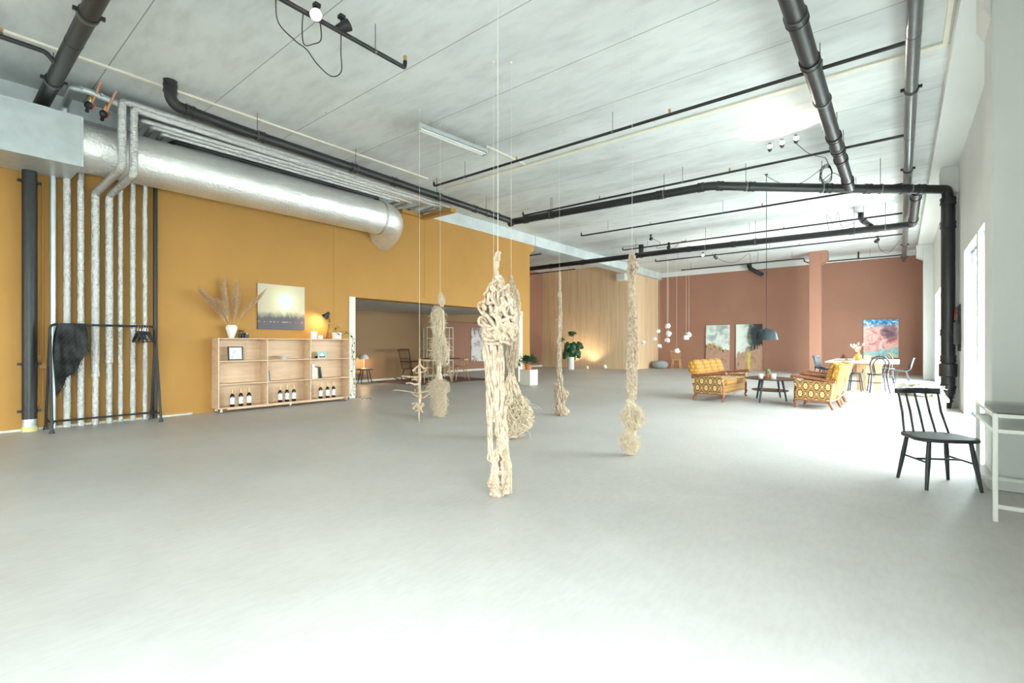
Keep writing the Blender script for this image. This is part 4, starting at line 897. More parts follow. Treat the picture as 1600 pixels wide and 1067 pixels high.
fluffs(m, (.02,0,.42), .10, .12, 130, .005, .12); frizz(m,(.02,0,.42),.11,.13,220,.045,.002); m.build('upper_puff', M['flax'], S)
m = MB(); hank(m, [(.30,-.01,.03),(.22,-.01,.085),(.12,-.005,.09),(.05,.0,.07),(.012,.0,.04)], 80, .0055, .006, .25)
fluffs(m, (-.01,0,.15), .085, .11, 120, .005, .12); frizz(m,(-.01,0,.15),.09,.12,220,.045,.002); m.build('lower_puff', M['flax'], S)
# 4 the thin hemp rope
S = thing('fibre_sculpture', 'thin greyish hemp rope reaching the floor in front of the monstera', 'hanging sculpture', (-4.456, 6.845, 0))
string_to(S, -.03, 2.4)
m = MB(); hank(m, [(2.42,-.03,.006),(2.1,-.03,.018),(1.8,-.02,.022),(1.55,-.02,.026),(1.3,-.035,.028),(1.05,-.03,.032),(.8,-.03,.045),(.6,-.02,.055),(.4,-.02,.06),(.2,-.01,.07),(.04,.0,.09)], 16, .010, .010, .3)
yarn(m, [at(-.03,0,1.60), at(-.07,0,1.62), at(-.1,0,1.60)], .009, .003)
m.build('rope', M['hemp'], S)
m = MB()
for i in range(34):
    a = random.uniform(0,6.28); z = random.uniform(.05,.5); q = random.uniform(.05,.13)
    yarn(m, [at(-.01,0,z), at(q*math.cos(a)*.7, q*math.sin(a)*.7, z+random.uniform(-.08,.08)), at(q*math.cos(a), q*math.sin(a), max(.02,z+random.uniform(-.2,.1))), at(.03*math.cos(a), .03*math.sin(a), max(.02,z-.2))], .012, .006)
yarn(m, [at(0,0,.45), at(-.08,0,.52), at(-.13,0,.53)], .012, .004); yarn(m, [at(0,0,.50), at(.08,0,.42), at(.12,0,.36), at(.02,0,.25)], .012, .004)
m.build('knotted_foot', M['hemp'], S)
m = MB(); fluffs(m, (.04,0,.07), .09, .06, 60, .006, .1); m.build('fluff', M['flax'], S)
# 5 flax tassel chain in front of the low room
S = thing('fibre_sculpture', 'pale flax tassels strung in a column before the low side room', 'hanging sculpture', (-5.895, 5.411, 0))
string_to(S, .01, 2.03)
m = MB(); hank(m, [(2.05,.01,.012),(1.98,.02,.04),(1.88,.03,.05),(1.82,.03,.02)], 20, .006, .008, .4); fluffs(m, (.03,0,1.92), .05, .07, 24, .005, .1); m.build('top_tuft', M['flax'], S)
m = MB()
for i in range(46):
    l = random.uniform(-.13,.06); yarn(m, [at(.0,0,1.80), at(l,random.uniform(-.06,.06),1.72), at(l+random.uniform(-.02,.03),random.uniform(-.06,.06),1.5), at(l*.5-.01,random.uniform(-.04,.04),1.30), at(-.01,0,1.36+random.uniform(0,.1)), at(.03,0,1.6)], .007, .008)
frizz(m,(-.03,0,1.6),.1,.25,300,.05,.0022); m.build('looped_hank', M['flax'], S)
m = MB(); hank(m, [(1.42,.01,.03),(1.3,.0,.09),(1.15,.0,.12),(1.02,.01,.13),(.92,.0,.08)], 110, .0045, .01, .1); fluffs(m, (.01,0,1.12), .12, .2, 90, .004, .14)
for k in range(6): yarn(m, [at(.06,0,1.05), at(.13,-.02,1.0), at(.15,0,.93), at(.12,0,.86), at(.09,0,.92), at(.08,0,1.0)], .003, .01)
frizz(m,(.0,0,1.12),.13,.25,460,.055,.0022); m.build('middle_tassel', M['flax'], S)
m = MB(); hank(m, [(1.0,.0,.05),(.85,-.005,.035),(.72,-.005,.035),(.62,.0,.05)], 26, .007, .006, .2); m.build('core', M['flax'], S)
m = MB(); hank(m, [(.66,-.02,.04),(.52,-.03,.11),(.38,-.01,.11),(.25,.0,.09),(.14,.0,.085),(.05,.0,.06),(.015,.0,.03)], 110, .0045, .012, .1); fluffs(m, (-.04,0,.48), .14, .13, 90, .003, .16); fluffs(m, (.01,0,.25), .10, .22, 90, .004, .13)
frizz(m,(-.02,0,.5),.13,.14,520,.07,.0022); frizz(m,(.0,0,.25),.1,.25,460,.05,.0022); m.build('lower_tassel', M['flax'], S)
# 6 driftwood mobile
S = thing('driftwood_mobile', 'pale driftwood twigs stacked on a vertical stem, leftmost hanging piece', 'hanging sculpture', (-5.757, 4.862, 0))
string_to(S, .005, .99)
MB().tube([at(.005,0,1.0), at(.008,0,.93), at(.0,.0,.82), at(.01,0,.7), at(.0,0,.55), at(.012,0,.4), at(.0,0,.25), at(-.005,0,.1), at(.0,0,.012)], [.006,.014,.022,.024,.022,.024,.02,.014,.008], 8).build('stem', M['drift'], S)
def twig(ctrl, r):
    p = curve_pts([at(*q) for q in ctrl], 5); k = len(p)
    MB().tube(p, [r*lerp(1, .45, i/k)*random.uniform(.8,1.15) for i in range(k)], 7).build('twig', M['drift'], S)
twig([(.02,-.02,.70),(-.08,-.03,.70),(-.2,-.02,.71),(-.27,-.02,.715)], .016)
twig([(.0,.0,.60),(-.06,-.02,.585),(-.13,-.02,.61),(-.2,-.01,.60)], .022)
twig([(.02,.02,.645),(-.06,.03,.66),(-.12,.03,.65)], .024)
twig([(-.05,0,.80),(-.09,-.02,.80),(-.02,-.03,.86),(.02,-.02,.88),(.07,.0,.83),(.12,.01,.84),(.09,.02,.79),(.02,.0,.77),(-.06,-.02,.76)], .016)
twig([(-.02,.0,.44),(-.11,-.02,.47),(-.33,-.03,.50),(-.40,-.02,.49)], .009)
twig([(.0,0,.46),(.08,-.02,.47),(.17,-.02,.50)], .016); twig([(.0,0,.40),(.07,0,.385),(.17,.01,.45)], .010); twig([(.0,0,.47),(-.06,.04,.46),(-.08,.06,.50)], .015); twig([(.0,0,.40),(-.06,-.03,.42),(-.12,-.02,.46)], .012)
twig([(-.09,-.02,.21),(-.04,-.03,.27),(.03,-.03,.24),(.08,-.02,.28)], .020); twig([(-.07,.0,.27),(.0,.02,.2),(.06,.02,.15)], .018); twig([(-.11,0,.29),(-.03,-.03,.30),(.02,-.02,.25),(.05,-.02,.17)], .014); twig([(.06,0,.30),(.02,-.04,.22),(-.05,-.03,.18)], .016)

# cotton puffs near the end wall
pm = None
def puff(lab, l, r, s_top):
    global pm
    if pm is None:
        m = MB()
        for k in range(9):
            v = Vector((random.gauss(0,1), random.gauss(0,1), random.gauss(0,.7))).normalized()*.065
            m.ball(v, random.uniform(.05,.07), 10, 7, noise=.08)
        m.ball((0,0,0), .085, 10, 7, noise=.05)
        pm = m.build('bloom', M['puff'], None)
        pm.name = 'bloom'; t = thing('cotton_puff', lab, 'hanging puff', l, 0, 'white cotton puffs near the end wall'); pm.parent = t
        if s_top: MB().tube([(0,0,.08),(0,0,ZC-l[2]-.001)], .003, 5).build('string', M['string'], t)
        t.scale = (r,r,r)
        t.scale = (1,1,1)
        pm = t; return
    t = thing('cotton_puff', lab, 'hanging puff', l, random.uniform(0,6), 'white cotton puffs near the end wall')
    for ch in pm.children:
        if ch.name.startswith('bloom'):
            c = ch.copy(); COL.objects.link(c); c.parent = t; c.scale = (r,r,r); c.rotation_euler = (random.uniform(-.5,.5), random.uniform(-.5,.5), 0)
    if s_top: MB().tube([(0,0,.07*r),(0,0,ZC-l[2]-.001)], .003, 5).build('string', M['string'], t)
puff('top white cotton puff of the vertical row before the rust end wall', (-7.29,19,1.93), 1, True)
puff('middle white cotton puff of the vertical row before the rust end wall', (-7.29,19.1,1.62), 1.1, True)
puff('lowest white cotton puff of the vertical row before the rust end wall', (-7.27,18.9,1.364), .95, True)
puff('upper white cotton puff against the pine corner', (-7.69,19,1.73), .8, True)
puff('lower white cotton puff against the pine corner', (-7.83,19,1.42), .8, True)
puff('white cotton puff straddling the pine and rust walls', (-7.62,19,1.13), .8, True)
puff('single white cotton puff left, right of the roped sculpture', (-8.32,19,1.26), .85, True)
puff('white cotton puff hanging beside the beech chair back', (-6.92,19,.93), .95, True)
puff('upper half of the double cotton puff right of the vertical row', (-6.44,19,1.58), .95, True)
puff('lower half of the double cotton puff right of the vertical row', (-6.53,18.95,1.46), .95, True)
puff('white cotton puff lying on the floor at the pine wall', (-11.0,20.72,.12), .9, False)
# pouf
o = MB().lathe([(0,0),(.22,0),(.33,.05),(.385,.15),(.38,.25),(.32,.33),(.2,.375),(0,.385)], n=40).build('pouf', M['wool_pouf'], place=(-9.17, 22.9, 0)); tag(o, 'grey knitted pouf beside the beech spindle chair', 'pouf')

# ------------------------------------------------------------------ chairs
def spindle_chair(name, label, loc, rz, mat, sw=.44, sd=.42, sh=.42, bh=.78, nsp=5, rake=.22, topw=.40, group=None, splay=.07, cap=.05):
    t = thing(name, label, 'chair', loc, rz, group)      # front is local -y
    pl = []
    for k in range(28):
        a = 2*PI*k/28; ca, sa = math.cos(a), math.sin(a); e = 2/3.4
        x_ = sw/2*math.copysign(abs(ca)**e, ca); y_ = sd/2*math.copysign(abs(sa)**e, sa)
        pl.append((x_*(1.06 if y_ < 0 else .96), y_, sh-.03))
    MB().prism(pl, (0,0,.03)).build('seat', mat, t, bevel=.008)
    lx, ly = sw*.33, sd*.33
    for sx in (-1,1):
        for sy in (-1,1):
            MB().tube([(sx*lx, sy*ly, sh-.028), (sx*(lx+splay*.4), sy*(ly+splay*.4), sh*.55), (sx*(lx+splay), sy*(ly+splay), 0)], [.016,.019,.012], 10).build('leg', mat, t)
    zs = sh*.52
    for sx in (-1,1): MB().tube([(sx*(lx+splay*.45), -ly-splay*.45, zs), (sx*(lx+splay*.45), ly+splay*.45, zs)], .009, 8).build('stretcher', mat, t)
    MB().tube([(-lx-splay*.45, 0, zs), (lx+splay*.45, 0, zs)], .009, 8).build('stretcher', mat, t)
    for k in range(nsp):
        u = k/(nsp-1)*2-1; yb = sd*.40-.03*u*u
        MB().tube([(u*sw*.38, yb, sh-.004), (u*topw*.43, yb+rake*.5, (sh+bh)/2), (u*topw*.44, yb+rake-.02*u*u, bh-.02)], [.009,.0105,.008], 8).build('spindle', mat, t)
    pts = [(u*topw/2, sd*.40+rake-.045*u*u, bh-.0) for u in [q/6-1 for q in range(13)]]
    m = MB(); m.tube([Vector(p)+Vector((0,0,-.0)) for p in pts], cap*.52, 10, True, .42 if cap > .03 else 1); m.build('top_rail', mat, t)
    return t
spindle_chair('spindle_chair', 'black spindle back chair beside the glass topped table', (.248, 5.504, 0), .513, M['black_wood'], .46, .43, .425, .78, 5, .13, .36, splay=.048)
spindle_chair('spindle_chair', 'honey coloured spindle back chair by the rust end wall', (-8.5, 23.3, 0), 3.3, M['honey'], .46, .42, .44, .85, 7, .1, .50, splay=.06, cap=.035)
# upholstered suite (front is local +x)
def suite(label, loc, rz, W, group=None):
    t = thing('sofa' if W > 1 else 'armchair', label, 'sofa' if W > 1 else 'armchair', loc, rz, group)
    h = W/2
    for s in (-1, 1):
        y0 = s*(h-.085)
        pr = [(-.30,.17),(.27,.17),(.27,.30),(.25,.40),(.29,.47),(.28,.535),(-.36,.50)]
        m = MB().prism([(x_, y0-.075, z_) for x_, z_ in pr], (0,.15,0)); m.build('side_panel', M['damask'], t, bevel=.012)
        m = MB(); pts = curve_pts([(-.37,y0,.515),(-.15,y0,.545),(.10,y0,.575),(.24,y0,.59),(.315,y0,.605),(.335,y0,.585),(.325,y0,.56)], 6)
        m.tube(pts, [.032]*(len(pts)-8)+[.034,.036,.036,.034,.03,.026,.022,.018], 10, True, 1.25)
        m.build('armrest', M['walnut'], t)
        MB().tube(curve_pts([(.275,y0,.56),(.25,y0,.46),(.285,y0,.36),(.285,y0,.17)], 5), .018, 8, True, 1.9).build('arm_front', M['walnut'], t)
        m = MB(); m.tube(curve_pts([(.265,y0,.17),(.285,y0,.12),(.262,y0,.05),(.29,y0,.0)], 5), [.034]*4+[.03,.028,.026,.024,.022,.02,.018,.018,.02,.022,.024,.024], 10); m.build('leg', M['walnut'], t)
        m = MB(); m.tube(curve_pts([(-.26,y0,.18),(-.29,y0,.10),(-.335,y0,.0)], 5), [.034,.034,.033,.032,.031,.03,.029,.027,.025,.023,.022], 10, True, .8); m.build('leg', M['walnut'], t)
    m = MB().prism([(-.27,-h+.16,.165),(-.32,-h+.16,.30),(-.40,-h+.16,.56),(-.465,-h+.16,.80),(-.44,-h+.16,.835),(-.36,-h+.16,.83),(-.25,-h+.16,.5),(-.14,-h+.16,.165)], (0,W-.32,0))
    # the back tapers out to full width above the arms
    m.prism([(-.405,-h+.03,.57),(-.465,-h+.03,.79),(-.44,-h+.03,.82),(-.36,-h+.03,.815),(-.30,-h+.03,.57)], (0,W-.06,0))
    m.build('backrest', M['gold'] , t, bevel=.03)
    nb = 4 if W > 1 else 2
    for k in range(nb):
        a = lerp(-h+.05, h-.05, k/nb)+.004; b = lerp(-h+.05, h-.05, (k+1)/nb)-.004
        m = MB(); NA = 16; pr = [(-.315,.56),(-.36,.70),(-.392,.80),(-.375,.845),(-.335,.855),(-.285,.82),(-.235,.70),(-.205,.60),(-.215,.56)]; vs = []
        for q in range(NA+1):
            w_ = q/NA; bul = math.sqrt(max(0, 1-(2*w_-1)**2)); ribs = .010*abs(math.sin(w_*PI*2))
            for j, (x_, z_) in enumerate(pr):
                f_ = 1 if 2 < j < 8 else .25
                vs.append((x_+f_*(.030*bul-.025+ribs), lerp(a, b, w_), z_+(.022*bul+ribs-.018)*(1 if 1 < j < 6 else 0)))
        k_ = len(pr); m.add(vs, [(q*k_+j, q*k_+(j+1)%k_, (q+1)*k_+(j+1)%k_, (q+1)*k_+j) for q in range(NA) for j in range(k_)]+[tuple(range(k_)), tuple(NA*k_+j for j in range(k_))])
        m.build('back_cushion', M['gold'], t, sharp=1.2)
    nb = 2 if W > 1 else 1
    for k in range(nb):
        a = lerp(-h+.165, h-.165, k/nb)+.003; b = lerp(-h+.165, h-.165, (k+1)/nb)-.003
        MB().box(-.25,.33,a,b,.335,.46).build('seat_cushion', M['gold'], t, bevel=.035)
    MB().box(-.22,.28,-h+.162,h-.162,.18,.33).build('seat_base', M['gold'], t, bevel=.012)
    m = MB().box(-.30,.275,-h+.012,h-.012,.145,.175); m.prism([(.262,-.22 if W > 1 else -.1,.15),(.262,0,.115),(.262,.22 if W > 1 else .1,.15)], (.018,0,0)); m.build('base_rail', M['walnut'], t, bevel=.006)
    return t
suite('golden damask two seat sofa with carved walnut arms, left of the coffee table', (-3.10, 11.30, 0), -.05, 1.74)
a1 = suite('front damask armchair right of the coffee table, back toward the window', (-1.245, 10.78, 0), PI-.13, .74, 'damask armchairs')
dup(a1, (-1.22, 11.80, 0), PI-.02, 'rear damask armchair, mostly hidden behind the front one')
# coffee table
t = thing('coffee_table', 'dark oval coffee table with lower shelf on splayed legs', 'coffee table', (-2.17, 11.45, 0))
dark_top = wood('dark_table_top', (.055,.035,.028,1), (.11,.07,.055,1), (2,5,2), 5, .22)
def oval(a, b, z, th): return MB().prism([(a*math.cos(k*PI/24)*LAT.x+b*math.sin(k*PI/24)*DEP.x, a*math.cos(k*PI/24)*LAT.y+b*math.sin(k*PI/24)*DEP.y, z) for k in range(48)], (0,0,th))
oval(.46,.62,.458,.026).build('tabletop', dark_top, t, bevel=.006); oval(.33,.42,.215,.016).build('lower_shelf', dark_top, t, bevel=.004)
for fx, fy in ((-2.241,10.83),(-1.85,11.453),(-2.481,11.72),(-2.1,12.2)):
    v = Vector((fx+2.17, fy-11.45, 0)); MB().tube([v, v*.72+Vector((0,0,.46))], [.018,.026], 10).build('leg', M['black_wood'], t)
o = thing('cup', 'left white cup on the coffee table', 'cup', (-2.31, 11.28, .485)); MB().lathe([(0,0),(.04,0),(.046,.02),(.048,.085),(.043,.085),(.04,.02),(0,.015)], n=24).build('cup_body', M['white_cer'], o)
o = thing('cup', 'right white ribbed cup with grey base on the coffee table', 'cup', (-2.10, 11.43, .485)); MB().lathe([(0,0),(.05,0),(.055,.02),(.056,.09),(.05,.09),(.046,.02),(0,.015)], n=24).build('cup_body', M['white_cer'], o)
o = thing('cactus', 'small green cactus in a terracotta pot on the coffee table', 'cactus', (-2.20, 11.45, .485))
MB().lathe([(0,0),(.045,0),(.06,.07),(.068,.07),(.07,.095),(.06,.095),(.055,.08),(0,.08)], n=24).build('pot', M['terracotta'], o)
m = MB()
for k in range(7):
    a = k*.9; m.ball((.028*math.cos(a), .028*math.sin(a), .11+.012*(k%3)), (.024,.024,.04+.01*(k % 2)), 8, 6)
m.ball((0,0,.14), (.03,.03,.055), 10, 8).build('body', plain('cactus_green', (.10,.19,.09), .6), o)
# end wall paintings
def painting(label, x0, x1, z0, z1, mat, y=23.87, lean=0):
    w = x1-x0; h = z1-z0
    root = thing('painting', label, 'painting', ((x0+x1)/2, y, z0+.003)); root.rotation_euler = (lean, 0, 0)
    MB().box(-w/2, w/2, 0, .035, 0, h).build('canvas_face', mat, root, bevel=.003); return root
n = N('landscape_abstract_pale'); x, y, z = n.xyz(); a = n.noise(2.6, 5, .65, dist=.8); b = n.noise(7, 5, .7, stretch=(1,1,.5))
hz = n.math('ADD', n.math('SUBTRACT', z, 1.05), n.math('ADD', n.math('MULTIPLY', x, .28), n.math('MULTIPLY', n.math('SUBTRACT', a, .5), .7)))
sky = n.ramp(a, [(.30, (.25,.32,.34,1)), (.45, (.48,.56,.52,1)), (.58, (.76,.82,.74,1)), (.75, (.62,.70,.66,1))]); gnd = n.ramp(b, [(.3, (.14,.10,.10,1)), (.42, (.40,.23,.15,1)), (.55, (.50,.30,.20,1)), (.66, (.34,.18,.22,1)), (.8, (.55,.36,.24,1))])
f = n.ramp(hz, [(.0, (0,0,0,1)), (.06, (1,1,1,1))]); c = n.mix(f, gnd, sky)
band = n.math('LESS_THAN', n.math('ABSOLUTE', hz), .06); c = n.mix(n.math('MULTIPLY', band, n.math('GREATER_THAN', b, .5)), c, (.48,.38,.05,1)); c = n.mix(n.math('MULTIPLY', n.math('LESS_THAN', n.math('ABSOLUTE', n.math('ADD', hz, .1)), .09), n.math('LESS_THAN', b, .47)), c, (.06,.06,.07,1))
n.color(c); n.set(.6)
painting('pale cloudy landscape canvas leaning on the rust wall, behind the sofa', -7.29, -6.22, 0, 2.09, n.m, 23.86, -.02)
n = N('landscape_abstract_dark'); x, y, z = n.xyz(); a = n.noise(2.2, 5, .65, dist=1.0); b = n.noise(8, 5, .7, stretch=(1.3,1,.35))
sx = n.math('ADD', n.math('ADD', x, .5), n.math('MULTIPLY', n.math('SUBTRACT', a, .5), .9)); sky = n.ramp(sx, [(.1, (.74,.80,.74,1)), (.36, (.62,.68,.66,1)), (.5, (.20,.24,.16,1)), (.66, (.035,.05,.06,1)), (.95, (.02,.025,.03,1))])
hz = n.math('ADD', n.math('SUBTRACT', z, .92), n.math('SUBTRACT', n.math('MULTIPLY', n.math('SUBTRACT', b, .5), 1.2), n.math('MULTIPLY', x, .35)))
gnd = n.ramp(b, [(.3, (.05,.04,.05,1)), (.42, (.42,.25,.16,1)), (.6, (.52,.33,.22,1)), (.75, (.33,.2,.2,1))]); c = n.mix(n.ramp(hz, [(.0, (0,0,0,1)), (.07, (1,1,1,1))]), gnd, sky)
st = n.math('MULTIPLY', n.math('LESS_THAN', n.math('ABSOLUTE', n.math('ADD', x, n.math('MULTIPLY', n.math('SUBTRACT', a, .5), .25))), .055), n.math('LESS_THAN', z, .80)); c = n.mix(n.math('MULTIPLY', st, .9), c, (.62,.58,.05,1))
n.color(c); n.set(.6)
painting('dark stormy landscape canvas with yellow streak, half behind the pendant', -5.94, -4.83, 0, 2.10, n.m, 23.86, -.02)
n = N('colour_abstract'); x, y, z = n.xyz(); a = n.noise(2.0, 5, .6, dist=1.6); b = n.noise(5, 4, .6, dist=1.2)
c = n.ramp(a, [(.26, (.10,.02,.05,1)), (.36, (.60,.18,.18,1)), (.46, (.78,.42,.38,1)), (.56, (.82,.62,.58,1)), (.66, (.70,.30,.32,1)), (.78, (.45,.18,.28,1))])
top = n.math('ADD', n.math('SUBTRACT', z, 1.18), n.math('MULTIPLY', n.math('SUBTRACT', b, .5), .55)); c = n.mix(n.ramp(top, [(.0, (0,0,0,1)), (.1, (1,1,1,1))]), c, n.ramp(b, [(.35, (.01,.10,.36,1)), (.5, (.03,.32,.60,1)), (.62, (.75,.85,.85,1))]))
lo_ = n.math('ADD', n.math('SUBTRACT', .40, z), n.math('ADD', n.math('MULTIPLY', n.math('SUBTRACT', a, .5), 1.1), n.math('MULTIPLY', x, .15))); c = n.mix(n.ramp(lo_, [(.0, (0,0,0,1)), (.12, (1,1,1,1))]), c, n.ramp(b, [(.35, (.10,.42,.55,1)), (.5, (.35,.62,.60,1)), (.6, (.78,.45,.14,1)), (.7, (.74,.60,.20,1))]))
dk = n.math('ADD', n.math('POWER', n.math('SUBTRACT', x, .28), 2), n.math('POWER', n.math('MULTIPLY', n.math('SUBTRACT', z, .98), .9), 2)); dm = n.ramp(n.math('ADD', dk, n.math('MULTIPLY', n.math('SUBTRACT', b, .5), .22)), [(.0, (1,1,1,1)), (.06, (.6,.6,.6,1)), (.1, (0,0,0,1))]); c = n.mix(dm, c, (.14,.05,.09,1))
n.color(c); n.set(.5)
painting('colourful blue pink abstract canvas hanging above the dining table', -1.16, -.06, .665, 2.16, n.m, 23.9)
# dining table and what surrounds it
t = thing('dining_table', 'long pale wooden dining table before the colourful canvas', 'table', (-.80, 17.0, 0))
MB().box(-.78,.78,-1.65,1.35,.70,.74).build('tabletop', M['pale_wood'], t, bevel=.005)
for yy in (-1.35, 1.05):
    MB().box(-.10,.10,yy-.05,yy+.05,0,.70).box(-.45,.45,yy-.04,yy+.04,.64,.70).build('leg', M['oak'], t, bevel=.006)
MB().box(.28,.42,-1.5,-1.38,0,.70).build('leg', M['oak'], t, bevel=.006)
slate = plain('dark_slate', (.06,.065,.07), .5)
for lab, p, s in (('dark placemat on the near right end of the dining table', (-.33, 16.6), (.42,.3)), ('dark placemat on the left side of the dining table', (-1.28, 16.6), (.42,.3))):
    o = MB().box(-s[0]/2, s[0]/2, -s[1]/2, s[1]/2, 0, .012).build('placemat', slate, place=(p[0], p[1], .741), bevel=.002); tag(o, lab, 'placemat', 'dark placemats on the dining table')
V = thing('vase', 'round amber glass vase with dried flowers on the dining table', 'vase', (-.93, 16.55, .741))
MB().lathe([(0,0),(.06,0),(.095,.05),(.10,.11),(.08,.16),(.04,.19),(.038,.225),(.045,.235),(.035,.235),(.03,.19),(0,.15)], n=28).build('vase_body', M['amber'], V)
FL = thing('dried_flowers', 'cream dried flower stems in the amber vase', 'dried flowers', (-.93, 16.55, .93))
m = MB(); b_ = MB()
for k in range(11):
    e = Vector((random.uniform(-.24,.14), random.uniform(-.06,.06), random.uniform(.16,.32))); m.tube([(0,0,-.02), e*.5+Vector((0,0,.03)), e], .003, 5); MB().ball(e, (.022,.022,.03), 7, 5, noise=.25).build('flower', M['cream'], FL)
m.build('stems', M['pampas'], FL)
o = thing('candle_holder', 'pale pink candle glass right of the amber vase', 'candle holder', (-.72, 16.6, .741)); MB().lathe([(0,0),(.075,0),(.08,.02),(.08,.13),(.07,.13),(.068,.02),(0,.02)], n=24).build('cup', plain('pale_pink_glass', (.80,.60,.54), .3), o)
LV = thing('dried_leaf', 'black curved leaf lying on the dining table beside the amber vase', 'leaf', (-1.12, 16.3, .742)); m = MB(); 
for k in range(4): leaf(m, (0,.02*k,.012+.006*k), (-.8+.1*k,.1,.28+.08*k), .22, .06, .6)
m.build('blade', M['black'], LV); MB().tube([(.10,.03,.008),(0,.03,.012),(-.08,.035,.035)], .008, 6).build('stalk', M['black'], LV)
def bentwood(label, loc, rz, group=None):
    t = thing('bentwood_chair', label, 'chair', loc, rz, group)    # front -y
    mt = M['black_wood']
    MB().torus((0,0,.45), .20, .019, 'z', 32, 8).build('seat_ring', mt, t); MB().lathe([(0,.445),(.19,.445),(.19,.458),(0,.458)], n=32).build('seat', plain('cane_seat', (.55,.38,.20), .7), t)
    for s in (-1,1):
        MB().tube(curve_pts([(s*.15,-.14,.45),(s*.165,-.16,.22),(s*.19,-.2,0)], 5), .014, 8).build('leg', mt, t)
    MB().tube(curve_pts([(-.205,.27,0),(-.17,.21,.22),(-.155,.18,.45),(-.185,.22,.65),(-.175,.25,.78),(-.10,.27,.875),(0,.275,.90),(.10,.27,.875),(.175,.25,.78),(.185,.22,.65),(.155,.18,.45),(.17,.21,.22),(.205,.27,0)], 6), .0175, 8).build('back_hoop', mt, t)
    MB().tube(curve_pts([(-.07,.19,.45),(-.105,.22,.65),(-.115,.245,.74),(-.07,.265,.82),(0,.27,.84),(.07,.265,.82),(.115,.245,.74),(.105,.22,.65),(.07,.19,.45)], 6), .0135, 8).build('inner_hoop', mt, t)
    MB().torus((0,.015,.24), .175, .009, 'z', 28, 6).build('leg_ring', mt, t); return t
bw_ = bentwood('black bentwood chair with nested hoops at the near end of the dining table', (-.44, 15.05, 0), -2.95)
t = thing('low_stool', 'black low backed stool at the dining table beside the damask armchairs', 'stool', (-.90, 15.2, 0), .3)
MB().lathe([(0,.44),(.18,.44),(.2,.45),(.195,.465),(0,.46)], n=28).build('seat', M['black_wood'], t)
for k in range(4):
    a = k*PI/2+.4; MB().tube([(.13*math.cos(a),.13*math.sin(a),.44),(.2*math.cos(a),.2*math.sin(a),0)], .014, 8).build('leg', M['black_wood'], t)
    if k: MB().tube([(.15*math.cos(a+.6),.15*math.sin(a+.6),.46),(.17*math.cos(a+.6),.17*math.sin(a+.6),.57)], .012, 8).build('back_post', M['black_wood'], t)
MB().torus((0,0,.25), .165, .009, 'z', 24, 6).build('leg_ring', M['black_wood'], t)
def shell(label, loc, rz):
    t = thing('shell_chair', label, 'chair', loc, rz, 'moulded shell chairs at the dining table')     # front -y
    mt = plain('grey_blue_shell', (.026,.038,.046), .6, spec=.25)
    prof = [(-.23,.46,.21),(-.16,.445,.225),(-.02,.43,.23),(.11,.435,.23),(.18,.47,.225),(.215,.56,.215),(.24,.68,.20),(.27,.78,.17),(.29,.82,.13)]
    m = MB(); vs = []; NU = 12
    for y_, z_, w in prof:
        for i in range(NU+1):
            u = i/NU*2-1; vs.append((u*w, y_-(.05*u*u if z_ > .5 else 0), z_+(.035*u*u if z_ < .5 else 0)))
    m.add(vs, [(j*(NU+1)+i, j*(NU+1)+i+1, (j+1)*(NU+1)+i+1, (j+1)*(NU+1)+i) for j in range(len(prof)-1) for i in range(NU)])
    o = m.build('shell', mt, t); o.modifiers.new('thick', 'SOLIDIFY').thickness = .014; sb = o.modifiers.new('sub', 'SUBSURF'); sb.levels = sb.render_levels = 1
    for sx in (-1,1):
        for sy in (-1,1): MB().tube([(sx*.12, sy*.10, .425), (sx*.21, sy*.2+.02, 0)], .010, 8).build('leg', M['steel'] if False else mt, t)
    MB().tube([(-.165,.17,.2),(.165,.17,.2)], .007, 6).build('stretcher', mt, t); return t
sc_ = shell('grey moulded shell chair at the right side of the dining table', (.02, 17.45, 0), -PI/2+.1)
dup(sc_, (-1.78, 17.3, 0), PI/2-.25, 'grey moulded shell chair at the left side of the dining table')
spindle_chair('spindle_chair', 'black spindle chair behind the left shell chair at the dining table', (-1.98, 18.6, 0), 1.2, M['black_wood'], .44, .42, .45, .80, 5, .08, .42)
bk = dup(bw_, (-.35, 18.75, 0), .1, 'black bentwood chair at the far end of the dining table')
# tall dried stem leaning by the rust column
# ------------------------------------------------------------------ window side
t = thing('glass_table', 'white metal table with glass top and thin lower shelf by the pier', 'table', (.67, 5.10, 0))
x0, x1, y0, y1, zt = -.18, .17, -.49, .49, .735; w = .026
for xx in (x0, x1-w):
    for yy in (y0, y1-w): MB().box(xx,xx+w,yy,yy+w,0,zt).build('leg', M['white_metal'], t, bevel=.002)
for zz in (zt-w, zt-.105-w):
    m = MB().box(x0+w,x1-w,y0,y0+w,zz,zz+w).box(x0+w,x1-w,y1-w,y1,zz,zz+w).box(x0,x0+w,y0+w,y1-w,zz,zz+w).box(x1-w,x1,y0+w,y1-w,zz,zz+w)
    m.build('frame', M['white_metal'], t, bevel=.002)
for b_ in ((x0+w,x1-w,y0,y0+w),(x0+w,x1-w,y1-w,y1),(x1-w,x1,y0+w,y1-w)): MB().box(*b_,.09,.09+w).build('foot_rail', M['white_metal'], t, bevel=.002)
MB().box(x0-.003,x1+.003,y0-.003,y1+.003,zt,zt+.006).build('glass_top', M['table_glass'], t); MB().box(x0+w,x1-w,y0+w,y1-w,zt-.125,zt-.119).build('lower_shelf', M['white_metal'], t)
t = thing('trestle_table', 'low white table heaped with crumpled white paper behind the black chair', 'table', (.205, 7.95, 0))
MB().box(-.24,.24,-.36,.36,.52,.56).build('tabletop', M['white_paint'], t, bevel=.004)
